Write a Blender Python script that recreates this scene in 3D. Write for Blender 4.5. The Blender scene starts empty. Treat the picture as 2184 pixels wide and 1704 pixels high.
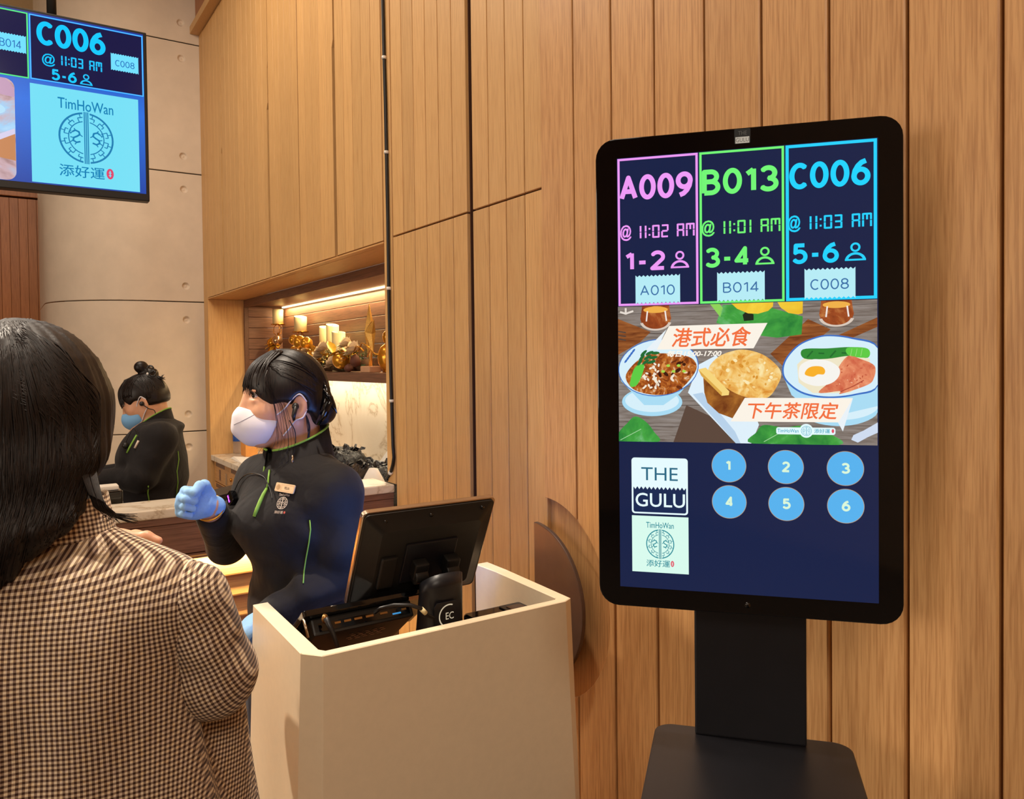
import bpy, bmesh, math, random
import numpy as np
from mathutils import Vector, Matrix
from mathutils.bvhtree import BVHTree

SC = bpy.context.scene
COL = SC.collection
R = random.Random(7)
PI = math.pi

# ---------------------------------------------------------------- camera, world, lights, exposure
# Metric frame: x runs along the timber wall (face on y = 0), y goes into that wall, z is up.
F_PX, CX, CY = 1660.0, 1092.0, 803.0
TH, PITCH, ROLL = math.atan(1097 / F_PX), math.radians(1.2), .0115
CAM = np.array([0, -1.2, 1.53])
FH = np.array([-math.cos(TH), math.sin(TH), 0.]); RH = np.array([math.sin(TH), math.cos(TH), 0.]); UP = np.array([0, 0, 1.])
FW = FH * math.cos(PITCH) - UP * math.sin(PITCH)
U0 = FH * math.sin(PITCH) + UP * math.cos(PITCH)
RT = RH * math.cos(ROLL) - U0 * math.sin(ROLL); UU = RH * math.sin(ROLL) + U0 * math.cos(ROLL)
cd = bpy.data.cameras.new('camera'); cam = bpy.data.objects.new('camera', cd); COL.objects.link(cam)
cd.sensor_width = 36; cd.sensor_fit = 'HORIZONTAL'; cd.lens = F_PX / 2184 * 36
cd.shift_y = -(852 - CY) / 2184; cd.clip_start = .02
cam.matrix_world = Matrix([[RT[i], UU[i], -FW[i], CAM[i]] for i in range(3)] + [[0, 0, 0, 1]])
SC.camera = cam
SC.view_settings.view_transform = 'Standard'; SC.view_settings.look = 'None'
SC.view_settings.gamma = 1; SC.view_settings.use_curve_mapping = False
SC.view_settings.exposure = 0.0
wd = bpy.data.worlds.new('world'); SC.world = wd; wd.use_nodes = True
wd.node_tree.nodes['Background'].inputs[0].default_value = (1, .87, .74, 1)
wd.node_tree.nodes['Background'].inputs[1].default_value = .25

def area(name, loc, target, sx, sy, watts, col=(1, .86, .70)):
    l = bpy.data.lights.new(name, 'AREA'); l.shape = 'RECTANGLE'; l.size = sx; l.size_y = sy
    l.energy = watts; l.color = col
    o = bpy.data.objects.new(name, l); COL.objects.link(o); o.location = loc
    o.rotation_euler = (Vector(target) - Vector(loc)).to_track_quat('-Z', 'Y').to_euler()
    return o
area('ceiling_light_aisle', (-1.1, -1.9, 4.1), (-1.25, -1.5, 0), 2.2, 1.4, 34)
area('ceiling_light_bar', (-3.6, -1.3, 4.1), (-3.8, -1.0, 0), 1.6, 1.2, 58)
area('ceiling_light_entry', (2.2, -2.2, 4.05), (-1.2, -.3, .9), 2.0, 1.6, 84)
area('side_light', (-1.6, -5.7, 2.0), (-1.6, -.6, 1.1), 3.2, 1.8, 75)
sl = bpy.data.lights.new('podium_side_fill', 'SPOT'); sl.energy = 600; sl.color = (1, .86, .70); sl.spot_size = math.radians(30); sl.spot_blend = .6; sl.shadow_soft_size = .12  # unseen fill spot, added to brighten the podium's left side
so_ = bpy.data.objects.new('podium_side_fill', sl); COL.objects.link(so_); so_.location = (-4.2, -2.6, 3.6); so_.rotation_euler = (Vector((-1.55, -.80, .85)) - so_.location).to_track_quat('-Z', 'Y').to_euler()

dl_ = bpy.data.lights.new('podium_rim_fill', 'SPOT'); dl_.energy = 330; dl_.color = (1, .86, .70); dl_.spot_size = math.radians(34); dl_.spot_blend = .7; dl_.shadow_soft_size = .06  # overhead fill added to lift the podium's top rim, no fitting modelled
do_ = bpy.data.objects.new('podium_rim_fill', dl_); COL.objects.link(do_); do_.location = (-1.5, -.75, 4.2)
# ---------------------------------------------------------------- projection of a pixel of the 2184x1704 frame onto planes of the room
def ray(px, py): return FW + RT * ((px - CX) / F_PX) - UU * ((py - CY) / F_PX)
def on_y(px, py, v=0.): d = ray(px, py); return CAM + d * (v - CAM[1]) / d[1]
def on_x(px, py, v): d = ray(px, py); return CAM + d * (v - CAM[0]) / d[0]
def on_z(px, py, v): d = ray(px, py); return CAM + d * (v - CAM[2]) / d[2]
def at(px, py, z): return CAM + ray(px, py) * z

# ---------------------------------------------------------------- materials
def lin(h):
    h = h.lstrip('#'); c = [int(h[i:i + 2], 16) / 255 for i in (0, 2, 4)]
    return tuple(((x + .055) / 1.055) ** 2.4 if x > .04045 else x / 12.92 for x in c) + (1,)
class NT:
    def __init__(s, name):
        s.m = bpy.data.materials.new(name); s.m.use_nodes = True; s.t = s.m.node_tree; s.n = s.t.nodes
        s.b = s.n['Principled BSDF']
    def new(s, ty, **kw):
        nd = s.n.new(ty)
        for k, v in kw.items(): setattr(nd, k, v)
        return nd
    def link(s, a, b): s.t.links.new(a, b)
    def setv(s, name, v): s.b.inputs[name].default_value = v
    def coords(s, scale, kind='Object', rnd=False):
        tc = s.new('ShaderNodeTexCoord'); mp = s.new('ShaderNodeMapping'); mp.inputs['Scale'].default_value = scale
        s.link(tc.outputs[kind], mp.inputs['Vector'])
        if rnd:
            oi = s.new('ShaderNodeObjectInfo'); mu = s.new('ShaderNodeVectorMath', operation='SCALE')
            cb = s.new('ShaderNodeCombineXYZ')
            for i in range(3): s.link(oi.outputs['Random'], cb.inputs[i])
            s.link(cb.outputs[0], mu.inputs[0]); mu.inputs['Scale'].default_value = 37.0
            s.link(mu.outputs[0], mp.inputs['Location'])
        return mp.outputs[0]
    def noise(s, vec, scale, detail=3, rough=.55, dist=0.):
        nz = s.new('ShaderNodeTexNoise'); nz.inputs['Scale'].default_value = scale; nz.inputs['Detail'].default_value = detail
        nz.inputs['Roughness'].default_value = rough; nz.inputs['Distortion'].default_value = dist
        s.link(vec, nz.inputs['Vector']); return nz.outputs['Fac']
    def ramp(s, fac, stops):
        r = s.new('ShaderNodeValToRGB'); e = r.color_ramp.elements
        while len(e) > len(stops): e.remove(e[-1])
        while len(e) < len(stops): e.new(1)
        for k, (p, c) in zip(e, stops): k.position = p; k.color = lin(c) if isinstance(c, str) else c
        s.link(fac, r.inputs[0]); return r.outputs[0]
    def math(s, op, a, b=None):
        m = s.new('ShaderNodeMath', operation=op)
        for i, v in enumerate((a, b)):
            if v is None: continue
            if isinstance(v, (int, float)): m.inputs[i].default_value = v
            else: s.link(v, m.inputs[i])
        return m.outputs[0]
    def mix(s, fac, a, b, mode='MIX'):
        m = s.new('ShaderNodeMix', data_type='RGBA', blend_type=mode)
        for i, v in ((0, fac), (6, a), (7, b)):
            if isinstance(v, (int, float, tuple)): m.inputs[i].default_value = v
            else: s.link(v, m.inputs[i])
        return m.outputs[2]
    def bump(s, h, strength, dist=.002):
        b = s.new('ShaderNodeBump'); b.inputs['Strength'].default_value = strength; b.inputs['Distance'].default_value = dist
        s.link(h, b.inputs['Height']); s.link(b.outputs[0], s.b.inputs['Normal'])

def plain(name, col, rough=.5, metal=0., spec=.5, var=.06, vscale=30., bump=0., bscale=300., coat=0., sheen=0.):
    t = NT(name); c = lin(col)
    v = t.coords((1, 1, 1)); n = t.noise(v, vscale, 4)
    lo = tuple(x * (1 - var) for x in c[:3]) + (1,); hi = tuple(min(1, x * (1 + var)) for x in c[:3]) + (1,)
    t.link(t.ramp(n, [(.3, lo), (.7, hi)]), t.b.inputs['Base Color'])
    t.setv('Roughness', rough); t.setv('Metallic', metal); t.setv('Specular IOR Level', spec)
    if coat: t.setv('Coat Weight', coat); t.setv('Coat Roughness', .06)
    if sheen: t.setv('Sheen Weight', sheen); t.setv('Sheen Roughness', .4)
    if bump: t.bump(t.noise(v, bscale, 2), bump, .001)
    return t.m

def wood(name, light, dark, axis='z', rough=.42, fine=1., spec=.5):
    t = NT(name)
    lo, hi = .30, 8.0
    sc = {'z': (hi, hi, lo), 'x': (lo, hi, hi), 'y': (hi, lo, hi)}[axis]
    v = t.coords(sc, rnd=True)
    big = t.noise(v, 1.1, 2, .5, .25)
    rings = t.math('FRACT', t.math('MULTIPLY', big, 17.0))
    rr = t.ramp(rings, [(0, (.35, .35, .35, 1)), (.15, (.8, .8, .8, 1)), (.75, (1, 1, 1, 1)), (1, (.5, .5, .5, 1))])
    fs = {'z': (260 * fine, 260 * fine, 9), 'x': (9, 260 * fine, 260 * fine), 'y': (260 * fine, 9, 260 * fine)}[axis]
    v2 = t.coords(fs, rnd=True); f = t.noise(v2, 1.0, 3, .6)
    fr = t.ramp(f, [(.36, (0, 0, 0, 1)), (.56, (1, 1, 1, 1))])
    fac = t.math('MULTIPLY_ADD', rr, .42); t.link(t.math('MULTIPLY', fr, .5), fac.node.inputs[2])
    col = t.ramp(fac, [(.0, dark), (.95, light)])
    ps = {'z': (560 * fine, 560 * fine, 15), 'x': (15, 560 * fine, 560 * fine), 'y': (560 * fine, 15, 560 * fine)}[axis]
    pore = t.ramp(t.noise(t.coords(ps, rnd=True), 1.0, 1, .5), [(.60, (1, 1, 1, 1)), (.74, (.86, .83, .80, 1))])
    col = t.mix(1.0, col, pore, 'MULTIPLY')
    oi = t.new('ShaderNodeObjectInfo'); hs = t.new('ShaderNodeHueSaturation')
    t.link(t.math('MULTIPLY_ADD', oi.outputs['Random'], .13), hs.inputs['Value']); hs.inputs['Value'].links[0].from_node.inputs[2].default_value = .96
    t.link(col, hs.inputs['Color']); t.link(hs.outputs[0], t.b.inputs['Base Color'])
    t.setv('Roughness', rough); t.setv('Specular IOR Level', spec); t.bump(f, .12, .0006)
    return t.m

def emit(name, col, strength=1., rough=.12, tex=None, spec=.5):
    t = NT(name); t.setv('Base Color', (.004, .004, .005, 1)); t.setv('Roughness', rough); t.setv('Specular IOR Level', spec)
    t.setv('Emission Strength', strength)
    if tex is None: t.setv('Emission Color', lin(col))
    else: t.link(tex(t), t.b.inputs['Emission Color'])
    return t.m

M = {}
M['oak'] = wood('oak_planks', '#d2a16a', '#a77444')
M['oak_left'] = wood('oak_slats', '#d6a96e', '#bb8a52', fine=1.2, rough=.5)
M['oak_h'] = wood('oak_horizontal', '#d9a567', '#b98048', axis='x')
M['oak_y'] = wood('oak_depth', '#dba868', '#bd854c', axis='y')
M['walnut'] = wood('walnut_horizontal', '#7d5540', '#4d3226', axis='x', rough=.45)
M['walnut_y'] = wood('walnut_bar_front', '#8a6350', '#5a3b2e', axis='y', rough=.5)
M['oakdark'] = wood('stained_oak', '#b06f3e', '#8a5029', axis='z')
M['joint'] = plain('joint_shadow_gap', '#4a2a15', .8)
M['concrete'] = plain('fair_faced_concrete', '#dccab4', .75, var=.05, vscale=7, bump=.05, bscale=120)
M['conc_joint'] = plain('concrete_joint', '#5d5044', .9)
M['floor'] = plain('stone_floor', '#6e6258', .35, var=.12, vscale=5)
M['plaster'] = plain('warm_plaster', '#b9a186', .8, var=.03)
M['ceiling'] = plain('timber_ceiling_paint', '#a98660', .7, var=.05)
M['black'] = plain('black_plastic', '#141312', .45, var=.1, vscale=60, bump=.04, bscale=900)
M['blackmat'] = plain('black_powder_coat', '#15151a', .38, var=.08, bump=.05, bscale=1200)
M['gloss'] = plain('black_glass', '#050507', .06, var=.02, spec=.6)
M['bronze'] = plain('dark_bronze', '#6a5950', .36, metal=.55, var=.1, vscale=12)
M['corian'] = plain('cream_solid_surface', '#f0ddbe', .3, var=.02, vscale=60, spec=.5)
M['steel'] = plain('satin_steel', '#b9a58f', .25, metal=1.)
M['white'] = plain('white_plastic', '#e8e2d6', .4)
M['paper'] = plain('white_paper', '#efe9df', .8, var=.03)
M['brass'] = plain('gold_metal', '#d79a3a', .25, metal=1., var=.15)
M['gold'] = plain('gold_bauble_finish', '#e3a032', .22, metal=.65, var=.1)
M['wax'] = plain('cream_wax', '#efe0ae', .45, var=.03)
M['ledwarm'] = emit('warm_led', '#ffe0a0', 5.0)
M['ledbar'] = emit('bar_led', '#ffd48a', 5.0)
M['ledwhite'] = emit('cool_white_led', '#fff0d0', 5.0)
M['caramel'] = plain('black_rubber_cable', '#100e0e', .4)
M['port'] = plain('gold_contact', '#a97e4a', .35, metal=.8)
def _marble():
    t = NT('veined_marble'); v = t.coords((1, 1, 1))
    n = t.noise(v, 3.0, 6, .6, 1.6); a = t.math('ABSOLUTE', t.math('SUBTRACT', n, .5))
    c = t.ramp(a, [(0, '#bfac92'), (.010, '#d8c9b2'), (.04, '#e8ddca'), (.3, '#eee5d4')])
    t.link(c, t.b.inputs['Base Color']); t.setv('Roughness', .22); return t.m
M['marble'] = _marble()
def _bag():
    t = NT('shiny_black_film'); v = t.coords((1, 1, 1)); t.setv('Base Color', (.006, .006, .007, 1)); t.setv('Roughness', .22)
    t.bump(t.noise(v, 42, 4, .6, 1.2), .9, .012); return t.m
M['film'] = _bag()

# ---------------------------------------------------------------- mesh helpers
class MB:
    def __init__(s): s.v = []; s.f = []; s.mi = []; s.sm = []
    def add(s, vs, fs, mi=0, sm=False):
        k = len(s.v); s.v += [tuple(map(float, p)) for p in vs]
        for f in fs: s.f.append([k + i for i in f]); s.mi.append(mi); s.sm.append(sm)
        return s
    def box(s, x0, x1, y0, y1, z0, z1, mi=0):
        return s.add([(x0, y0, z0), (x1, y0, z0), (x1, y1, z0), (x0, y1, z0), (x0, y0, z1), (x1, y0, z1), (x1, y1, z1), (x0, y1, z1)],
                     [(0, 3, 2, 1), (4, 5, 6, 7), (0, 1, 5, 4), (1, 2, 6, 5), (2, 3, 7, 6), (3, 0, 4, 7)], mi)
    def prism(s, pts, h0, h1, plane='xy', mi=0, sm=False):
        n = len(pts)
        mk = {'xy': lambda a, b, h: (a, b, h), 'xz': lambda a, b, h: (a, h, b), 'yz': lambda a, b, h: (h, a, b)}[plane]
        vs = [mk(a, b, h0) for a, b in pts] + [mk(a, b, h1) for a, b in pts]
        return s.add(vs, [list(range(n))[::-1], list(range(n, 2 * n))] + [(i, (i + 1) % n, n + (i + 1) % n, n + i) for i in range(n)], mi, sm)
    def rings(s, rr, cap=True, mi=0, sm=True, closed=True):
        n = len(rr[0]); vs = [p for r in rr for p in r]; fs = []
        for k in range(len(rr) - 1):
            for i in range(n if closed else n - 1):
                j = (i + 1) % n; fs.append((k * n + i, k * n + j, (k + 1) * n + j, (k + 1) * n + i))
        if cap: fs += [list(range(n))[::-1], list(range((len(rr) - 1) * n, len(rr) * n))]
        return s.add(vs, fs, mi, sm)
    def tube(s, pts, rad, n=8, mi=0, cap=True):
        P = [Vector(p) for p in pts]; rad = rad if isinstance(rad, (list, tuple)) else [rad] * len(P)
        rr = []; up = None
        for i, p in enumerate(P):
            d = (P[min(i + 1, len(P) - 1)] - P[max(i - 1, 0)]).normalized()
            if up is None: up = d.orthogonal().normalized()
            up = (up - d * up.dot(d))
            up = up.normalized() if up.length > 1e-6 else d.orthogonal().normalized()
            b = d.cross(up)
            rr.append([tuple(p + (up * math.cos(t) + b * math.sin(t)) * rad[i]) for t in (2 * PI * k / n for k in range(n))])
        return s.rings(rr, cap, mi)
    def cyl(s, a, b, r0, r1=None, n=16, mi=0): return s.tube([a, b], [r0, r0 if r1 is None else r1], n, mi)
    def lathe(s, c, prof, n=20, mi=0, sm=True):
        rr = [[(c[0] + r * math.cos(2 * PI * k / n), c[1] + r * math.sin(2 * PI * k / n), c[2] + z) for k in range(n)] for r, z in prof]
        return s.rings(rr, True, mi, sm)
    def ball(s, c, r, n=14, mi=0, sz=1.):
        return s.lathe(c, [(max(1e-4, r * math.sin(PI * k / 8)), -r * sz * math.cos(PI * k / 8)) for k in range(9)], n, mi)
    def strip(s, a, b, mi=0, sm=True):
        n = len(a); return s.add(list(a) + list(b), [(i, i + 1, n + i + 1, n + i) for i in range(n - 1)], mi, sm)
    def build(s, name, mats, parent=None, bevel=0., seg=2, loc=None):
        me = bpy.data.meshes.new(name); me.from_pydata(s.v, [], s.f)
        mats = mats if isinstance(mats, (list, tuple)) else [mats]
        for m in mats: me.materials.append(m)
        me.polygons.foreach_set('material_index', s.mi); me.polygons.foreach_set('use_smooth', s.sm)
        if bevel:
            bm = bmesh.new(); bm.from_mesh(me); bm.normal_update()
            es = [e for e in bm.edges if len(e.link_faces) == 2 and e.calc_face_angle(0) > .6]
            bmesh.ops.bevel(bm, geom=es, offset=bevel, segments=seg, profile=.6, affect='EDGES', clamp_overlap=True)
            bm.to_mesh(me); bm.free()
        else:
            bm = bmesh.new(); bm.from_mesh(me); bmesh.ops.recalc_face_normals(bm, faces=bm.faces); bm.to_mesh(me); bm.free()
        me.update()
        o = bpy.data.objects.new(name, me); COL.objects.link(o)
        if parent is not None: o.parent = parent
        if loc is not None: o.location = loc
        return o
def tag(o, label=None, cat=None, group=None, kind=None):
    for k, v in (('label', label), ('category', cat), ('group', group), ('kind', kind)):
        if v: o[k] = v
    return o
def thing(name, label, cat, loc=(0, 0, 0), rz=0., group=None):
    o = bpy.data.objects.new(name, None); COL.objects.link(o); o.empty_display_size = .05
    o.location = loc; o.rotation_euler = (0, 0, rz); return tag(o, label, cat, group)
def copy_tree(o, parent=None):
    c = o.copy(); COL.objects.link(c); c.parent = parent
    for ch in list(o.children): copy_tree(ch, c)
    return c
def bx(name, m, parent, x0, x1, y0, y1, z0, z1, bevel=0., seg=2): return MB().box(x0, x1, y0, y1, z0, z1).build(name, m, parent, bevel, seg)
def rrect(u0, v0, u1, v1, r, n=6):
    p = []
    for cx, cy, a in ((u1 - r, v1 - r, 0), (u0 + r, v1 - r, 90), (u0 + r, v0 + r, 180), (u1 - r, v0 + r, 270)):
        p += [(cx + r * math.cos(math.radians(a + 90 * k / n)), cy + r * math.sin(math.radians(a + 90 * k / n))) for k in range(n + 1)]
    return p

# ---------------------------------------------------------------- flat print (screens, badges): polygons laid in the x-z plane of their thing
_fc = bpy.data.curves.new('lettering', 'FONT'); _fo = bpy.data.objects.new('lettering', _fc); COL.objects.link(_fo)
def glyphs(body, bold=0.):
    _fc.body = body; _fc.offset = bold; _fc.resolution_u = 4
    dg = bpy.context.evaluated_depsgraph_get(); dg.update(); me = _fo.evaluated_get(dg).to_mesh()
    v = [(p.co.x, p.co.y) for p in me.vertices]; f = [tuple(p.vertices) for p in me.polygons]
    _fo.evaluated_get(dg).to_mesh_clear(); return v, f
class Flat:
    clip = None
    def __init__(s): s.mb = MB(); s.mats = []
    def k(s, m):
        if m not in s.mats: s.mats.append(m)
        return s.mats.index(m)
    def raw(s, pts, faces, m, l):
        if s.clip: pts = [(min(max(u, s.clip[0]), s.clip[2]), min(max(v, s.clip[1]), s.clip[3])) for u, v in pts]
        s.mb.add([(u, -l * .0003, v) for u, v in pts], faces, s.k(m))
    def poly(s, pts, m, l=1): s.raw(pts, [list(range(len(pts)))], m, l); return s
    def blob(s, pts, m, l=1, n=5):
        o = []; N = len(pts)
        for i in range(N):
            p0, p1, p2, p3 = [pts[(i + j) % N] for j in (-1, 0, 1, 2)]
            for k in range(n):
                t = k / n; o.append(tuple(.5 * (2 * p1[c] + (p2[c] - p0[c]) * t + (2 * p0[c] - 5 * p1[c] + 4 * p2[c] - p3[c]) * t * t + (3 * p1[c] - p0[c] - 3 * p2[c] + p3[c]) * t ** 3) for c in (0, 1)))
        return s.poly(o, m, l)
    def rect(s, u0, v0, u1, v1, m, l=1): return s.poly([(u0, v0), (u1, v0), (u1, v1), (u0, v1)], m, l)
    def oval(s, cu, cv, ru, rv, m, l=1, n=40, rot=0.):
        c, sn = math.cos(rot), math.sin(rot)
        return s.poly([(cu + ru * math.cos(t) * c - rv * math.sin(t) * sn, cv + ru * math.cos(t) * sn + rv * math.sin(t) * c) for t in (2 * PI * k / n for k in range(n))], m, l)
    def ring(s, cu, cv, r0, r1, m, l=1, a0=0., a1=360., n=48, asp=1.):
        n = max(3, int(n * abs(a1 - a0) / 360)); A = [math.radians(a0 + (a1 - a0) * k / n) for k in range(n + 1)]
        pts = [(cu + r0 * math.cos(a), cv + asp * r0 * math.sin(a)) for a in A] + [(cu + r1 * math.cos(a), cv + asp * r1 * math.sin(a)) for a in A]
        s.raw(pts, [(i, i + 1, n + 2 + i, n + 1 + i) for i in range(n)], m, l); return s
    def line(s, pts, w, m, l=1):
        for (a, b), (c, d) in zip(pts[:-1], pts[1:]):
            L = math.hypot(c - a, d - b) or 1; nx, ny = -(d - b) / L * w / 2, (c - a) / L * w / 2
            s.poly([(a + nx, b + ny), (a - nx, b - ny), (c - nx, d - ny), (c + nx, d + ny)], m, l)
        for a, b in (pts[:-1] if math.hypot(pts[0][0] - pts[-1][0], pts[0][1] - pts[-1][1]) < w * .05 else pts[1:-1]): s.oval(a, b, w / 2, w / 2, m, l, 14)
        return s
    def frame(s, u0, v0, u1, v1, w, m, l=1):
        for a in ((u0, v0, u1, v0 + w), (u0, v1 - w, u1, v1), (u0, v0 + w, u0 + w, v1 - w), (u1 - w, v0 + w, u1, v1 - w)): s.rect(*a, m, l)
        return s
    def text(s, body, u0, v0, u1, v1, m, l=2, bold=0., skew=0.):
        v, f = glyphs(body, 0.); xs = [p[0] for p in v]; ys = [p[1] for p in v]
        ax, bx_, ay, by = min(xs), max(xs), min(ys), max(ys)
        r = max(0., bold) * (v1 - v0); u0, u1, v0, v1 = u0 + r, u1 - r, v0 + r, v1 - r
        for k in range(8 if r else 1):
            du, dv = r * math.cos(k * PI / 4), r * math.sin(k * PI / 4)
            s.raw([(du + u0 + (x - ax) / (bx_ - ax) * (u1 - u0) + skew * (y - ay) / (by - ay), dv + v0 + (y - ay) / (by - ay) * (v1 - v0)) for x, y in v], f, m, l)
        return s
    def digits(s, body, u0, v0, u1, v1, w, m, l=2):
        # bold sans numerals drawn as strokes
        def A(cx, cy, rx, ry, a, b, n=18): return [(cx + rx * math.cos(math.radians(a + (b - a) * k / n)), cy + ry * math.sin(math.radians(a + (b - a) * k / n))) for k in range(n + 1)]
        six = [A(.3, .31, .3, .31, 0, 360, 28), [(.52, 1), (.33, .93), (.17, .78), (.05, .57), (0, .33)]]
        D = {'0': (.60, [A(.3, .5, .3, .5, 0, 360, 32)]), '1': (.30, [[(0, .78), (.26, .97)], [(.27, 1), (.27, 0)]]), '2': (.58, [A(.27, .72, .27, .28, 155, -35) + [(0, 0), (.58, 0)]]),
             '3': (.58, [A(.26, .75, .27, .25, 150, -90) , A(.27, .255, .31, .255, 90, -150)]), '4': (.62, [[(.45, 0), (.45, 1), (0, .25), (.62, .25)]]),
             '5': (.58, [[(.52, 1), (.08, 1), (.06, .56)] + A(.26, .32, .31, .32, 128, -150)]), '6': (.60, six), '9': (.60, [[(.6 - x, 1 - y) for x, y in q] for q in six]),
             '8': (.58, [A(.29, .765, .25, .235, 0, 360, 26), A(.29, .265, .29, .265, 0, 360, 26)]), 'A': (.70, [[(0, 0), (.35, 1), (.70, 0)], [(.12, .33), (.58, .33)]]),
             'B': (.58, [[(0, 0), (0, 1), (.28, 1)] + A(.28, .765, .25, .235, 90, -90)[1:] + [(.02, .53)], [(.28, .53)] + A(.29, .265, .29, .265, 90, -90)[1:] + [(0, 0)]]),
             'C': (.62, [A(.36, .5, .36, .5, 48, 312, 26)]), '-': (.32, [[(0, .40), (.32, .40)]])}
        gap = .13 + w / (v1 - v0); tot = sum(D[c][0] + gap for c in body) - gap; kx = (u1 - u0 - w) / tot; ky = v1 - v0 - w; x = u0 + w / 2
        for c in body:
            for q in D[c][1]: s.line([(x + a * kx, v0 + w / 2 + b * ky) for a, b in q], w, m, l)
            x += (D[c][0] + gap) * kx
        return s
    def seg(s, body, u0, v0, u1, v1, m, l=2):
        W = {'1': .30, ':': .22, ' ': .42, 'M': .72}; tot = sum(W.get(c, .62) + .13 for c in body) - .13
        k = (u1 - u0) / tot; x = u0; h = v1 - v0; w = h * .135; sk = h * .04
        S = {'0': 'abcdef', '1': 'bc', '2': 'abdeg', '3': 'abcdg', 'A': 'abcefg', 'M': 'abcefm'}
        for c in body:
            cw = W.get(c, .62) * k; g = w * .18; vm = (v0 + v1) / 2
            if c == ':':
                for q in (.25, .72): s.rect(x + cw * .2, v0 + h * q - w * .5, x + cw * .2 + w, v0 + h * q + w * .5, m, l)
            elif c != ' ':
                X0, X1 = (x + cw - w if c == '1' else x), x + cw
                seg = {'a': (X0 + w * .4, v1 - w, X1 - w * .4, v1), 'd': (X0 + w * .4, v0, X1 - w * .4, v0 + w), 'g': (X0 + w * .6, vm - w / 2, X1 - w * .6, vm + w / 2),
                       'b': (X1 - w, vm + g, X1, v1 - g), 'c': (X1 - w, v0 + g, X1, vm - g), 'f': (X0, vm + g, X0 + w, v1 - g), 'e': (X0, v0 + g, X0 + w, vm - g),
                       'm': ((X0 + X1) / 2 - w / 2, vm + g, (X0 + X1) / 2 + w / 2, v1 - w)}
                for q in S[c]: a = seg[q]; s.rect(*a, m, l)
            x += cw + .13 * k
        return s
    def person(s, u0, v0, u1, v1, m, l=2):
        w, h = u1 - u0, v1 - v0; cu = (u0 + u1) / 2; t = h * .1
        s.ring(cu, v0 + h * .74, h * .15, h * .26, m, l)
        s.ring(cu, v0, w * .36, w * .5, m, l, 0, 180, asp=h * .46 / (w * .5)); s.rect(u0, v0, u1, v0 + t, m, l); return s
    def ticket(s, u0, v0, u1, v1, m, l=2, n=11):
        d = (u1 - u0) / n; a = d * .45; p = []
        for i in range(n): p += [(u0 + i * d, v0), (u0 + (i + .5) * d, v0 + a)]
        p.append((u1, v0))
        for i in range(n): p += [(u1 - i * d, v1), (u1 - (i + .5) * d, v1 - a)]
        p.append((u0, v1)); return s.poly(p, m, l)
    def emblem(s, cu, cv, r, m, bg, l=2, asp=1.):
        # round fret medallion split by an upright double bar, a curled beast in each half
        s.ring(cu, cv, r * .93, r, m, l, asp=asp); s.ring(cu, cv, r * .62, r * .66, m, l, asp=asp)
        for q in range(12):
            a = math.radians(15 + 30 * q); c, n = math.cos(a), math.sin(a); P = lambda rr, da=0: (cu + rr * r * math.cos(a + da), cv + asp * rr * r * math.sin(a + da))
            s.line([P(.93), P(.81)], r * .035, m, l); s.line([P(.81, -.13), P(.81, .13)], r * .04, m, l)
            s.line([P(.81, .13), P(.66, .13)], r * .035, m, l); s.line([P(.81, -.13), P(.70, -.13)], r * .035, m, l)
        for sg in (-1, 1):
            sx = lambda u: cu + sg * u * r
            s.line([(sx(.50), cv + .20 * r), (sx(.40), cv + .27 * r), (sx(.27), cv + .22 * r), (sx(.24), cv + .11 * r), (sx(.34), cv + .03 * r), (sx(.46), cv - .04 * r),
                    (sx(.48), cv - .15 * r), (sx(.36), cv - .22 * r), (sx(.22), cv - .17 * r)], r * .065, m, l)
            for a, b, c, d in ((.5, .2, .58, .12), (.46, -.04, .58, -.02), (.24, .11, .14, .04), (.36, -.22, .42, -.31), (.48, -.15, .58, -.22), (.4, .27, .44, .35)):
                s.line([(sx(a), cv + b * r), (sx(c), cv + d * r)], r * .04, m, l)
            s.line([(sx(.56), cv + .1 * r), (sx(.6), cv + .2 * r), (sx(.54), cv + .26 * r)], r * .03, m, l)
        s.rect(cu - r * .13, cv - asp * r * 1.02, cu + r * .13, cv + asp * r * 1.02, bg, l + 1)
        for a, b in ((-.085, -.045), (-.02, .02), (.045, .085)): s.rect(cu + a * r, cv - asp * r * 1.02, cu + b * r, cv + asp * r * 1.02, m, l + 2)
        return s
    def build(s, name, parent, off): 
        o = s.mb.build(name, s.mats, parent); o.location = off; return o
# ================================================================ structure
tag(bx('floor', M['floor'], None, -8, 3.2, -6, .9, -.1, 0), kind='structure')
tag(bx('ceiling', M['ceiling'], None, -8, 3.2, -6, .9, 4.3, 4.4), kind='structure')
tag(bx('wall_near', M['plaster'], None, 3.2, 3.3, -6, .9, 0, 4.3), kind='structure')
tag(bx('wall_left', M['plaster'], None, -8, 3.2, -6.1, -6, 0, 4.3), kind='structure')
tag(bx('wall_back', M['plaster'], None, -8.1, -8, -6, .9, 0, 4.3), kind='structure')

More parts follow.
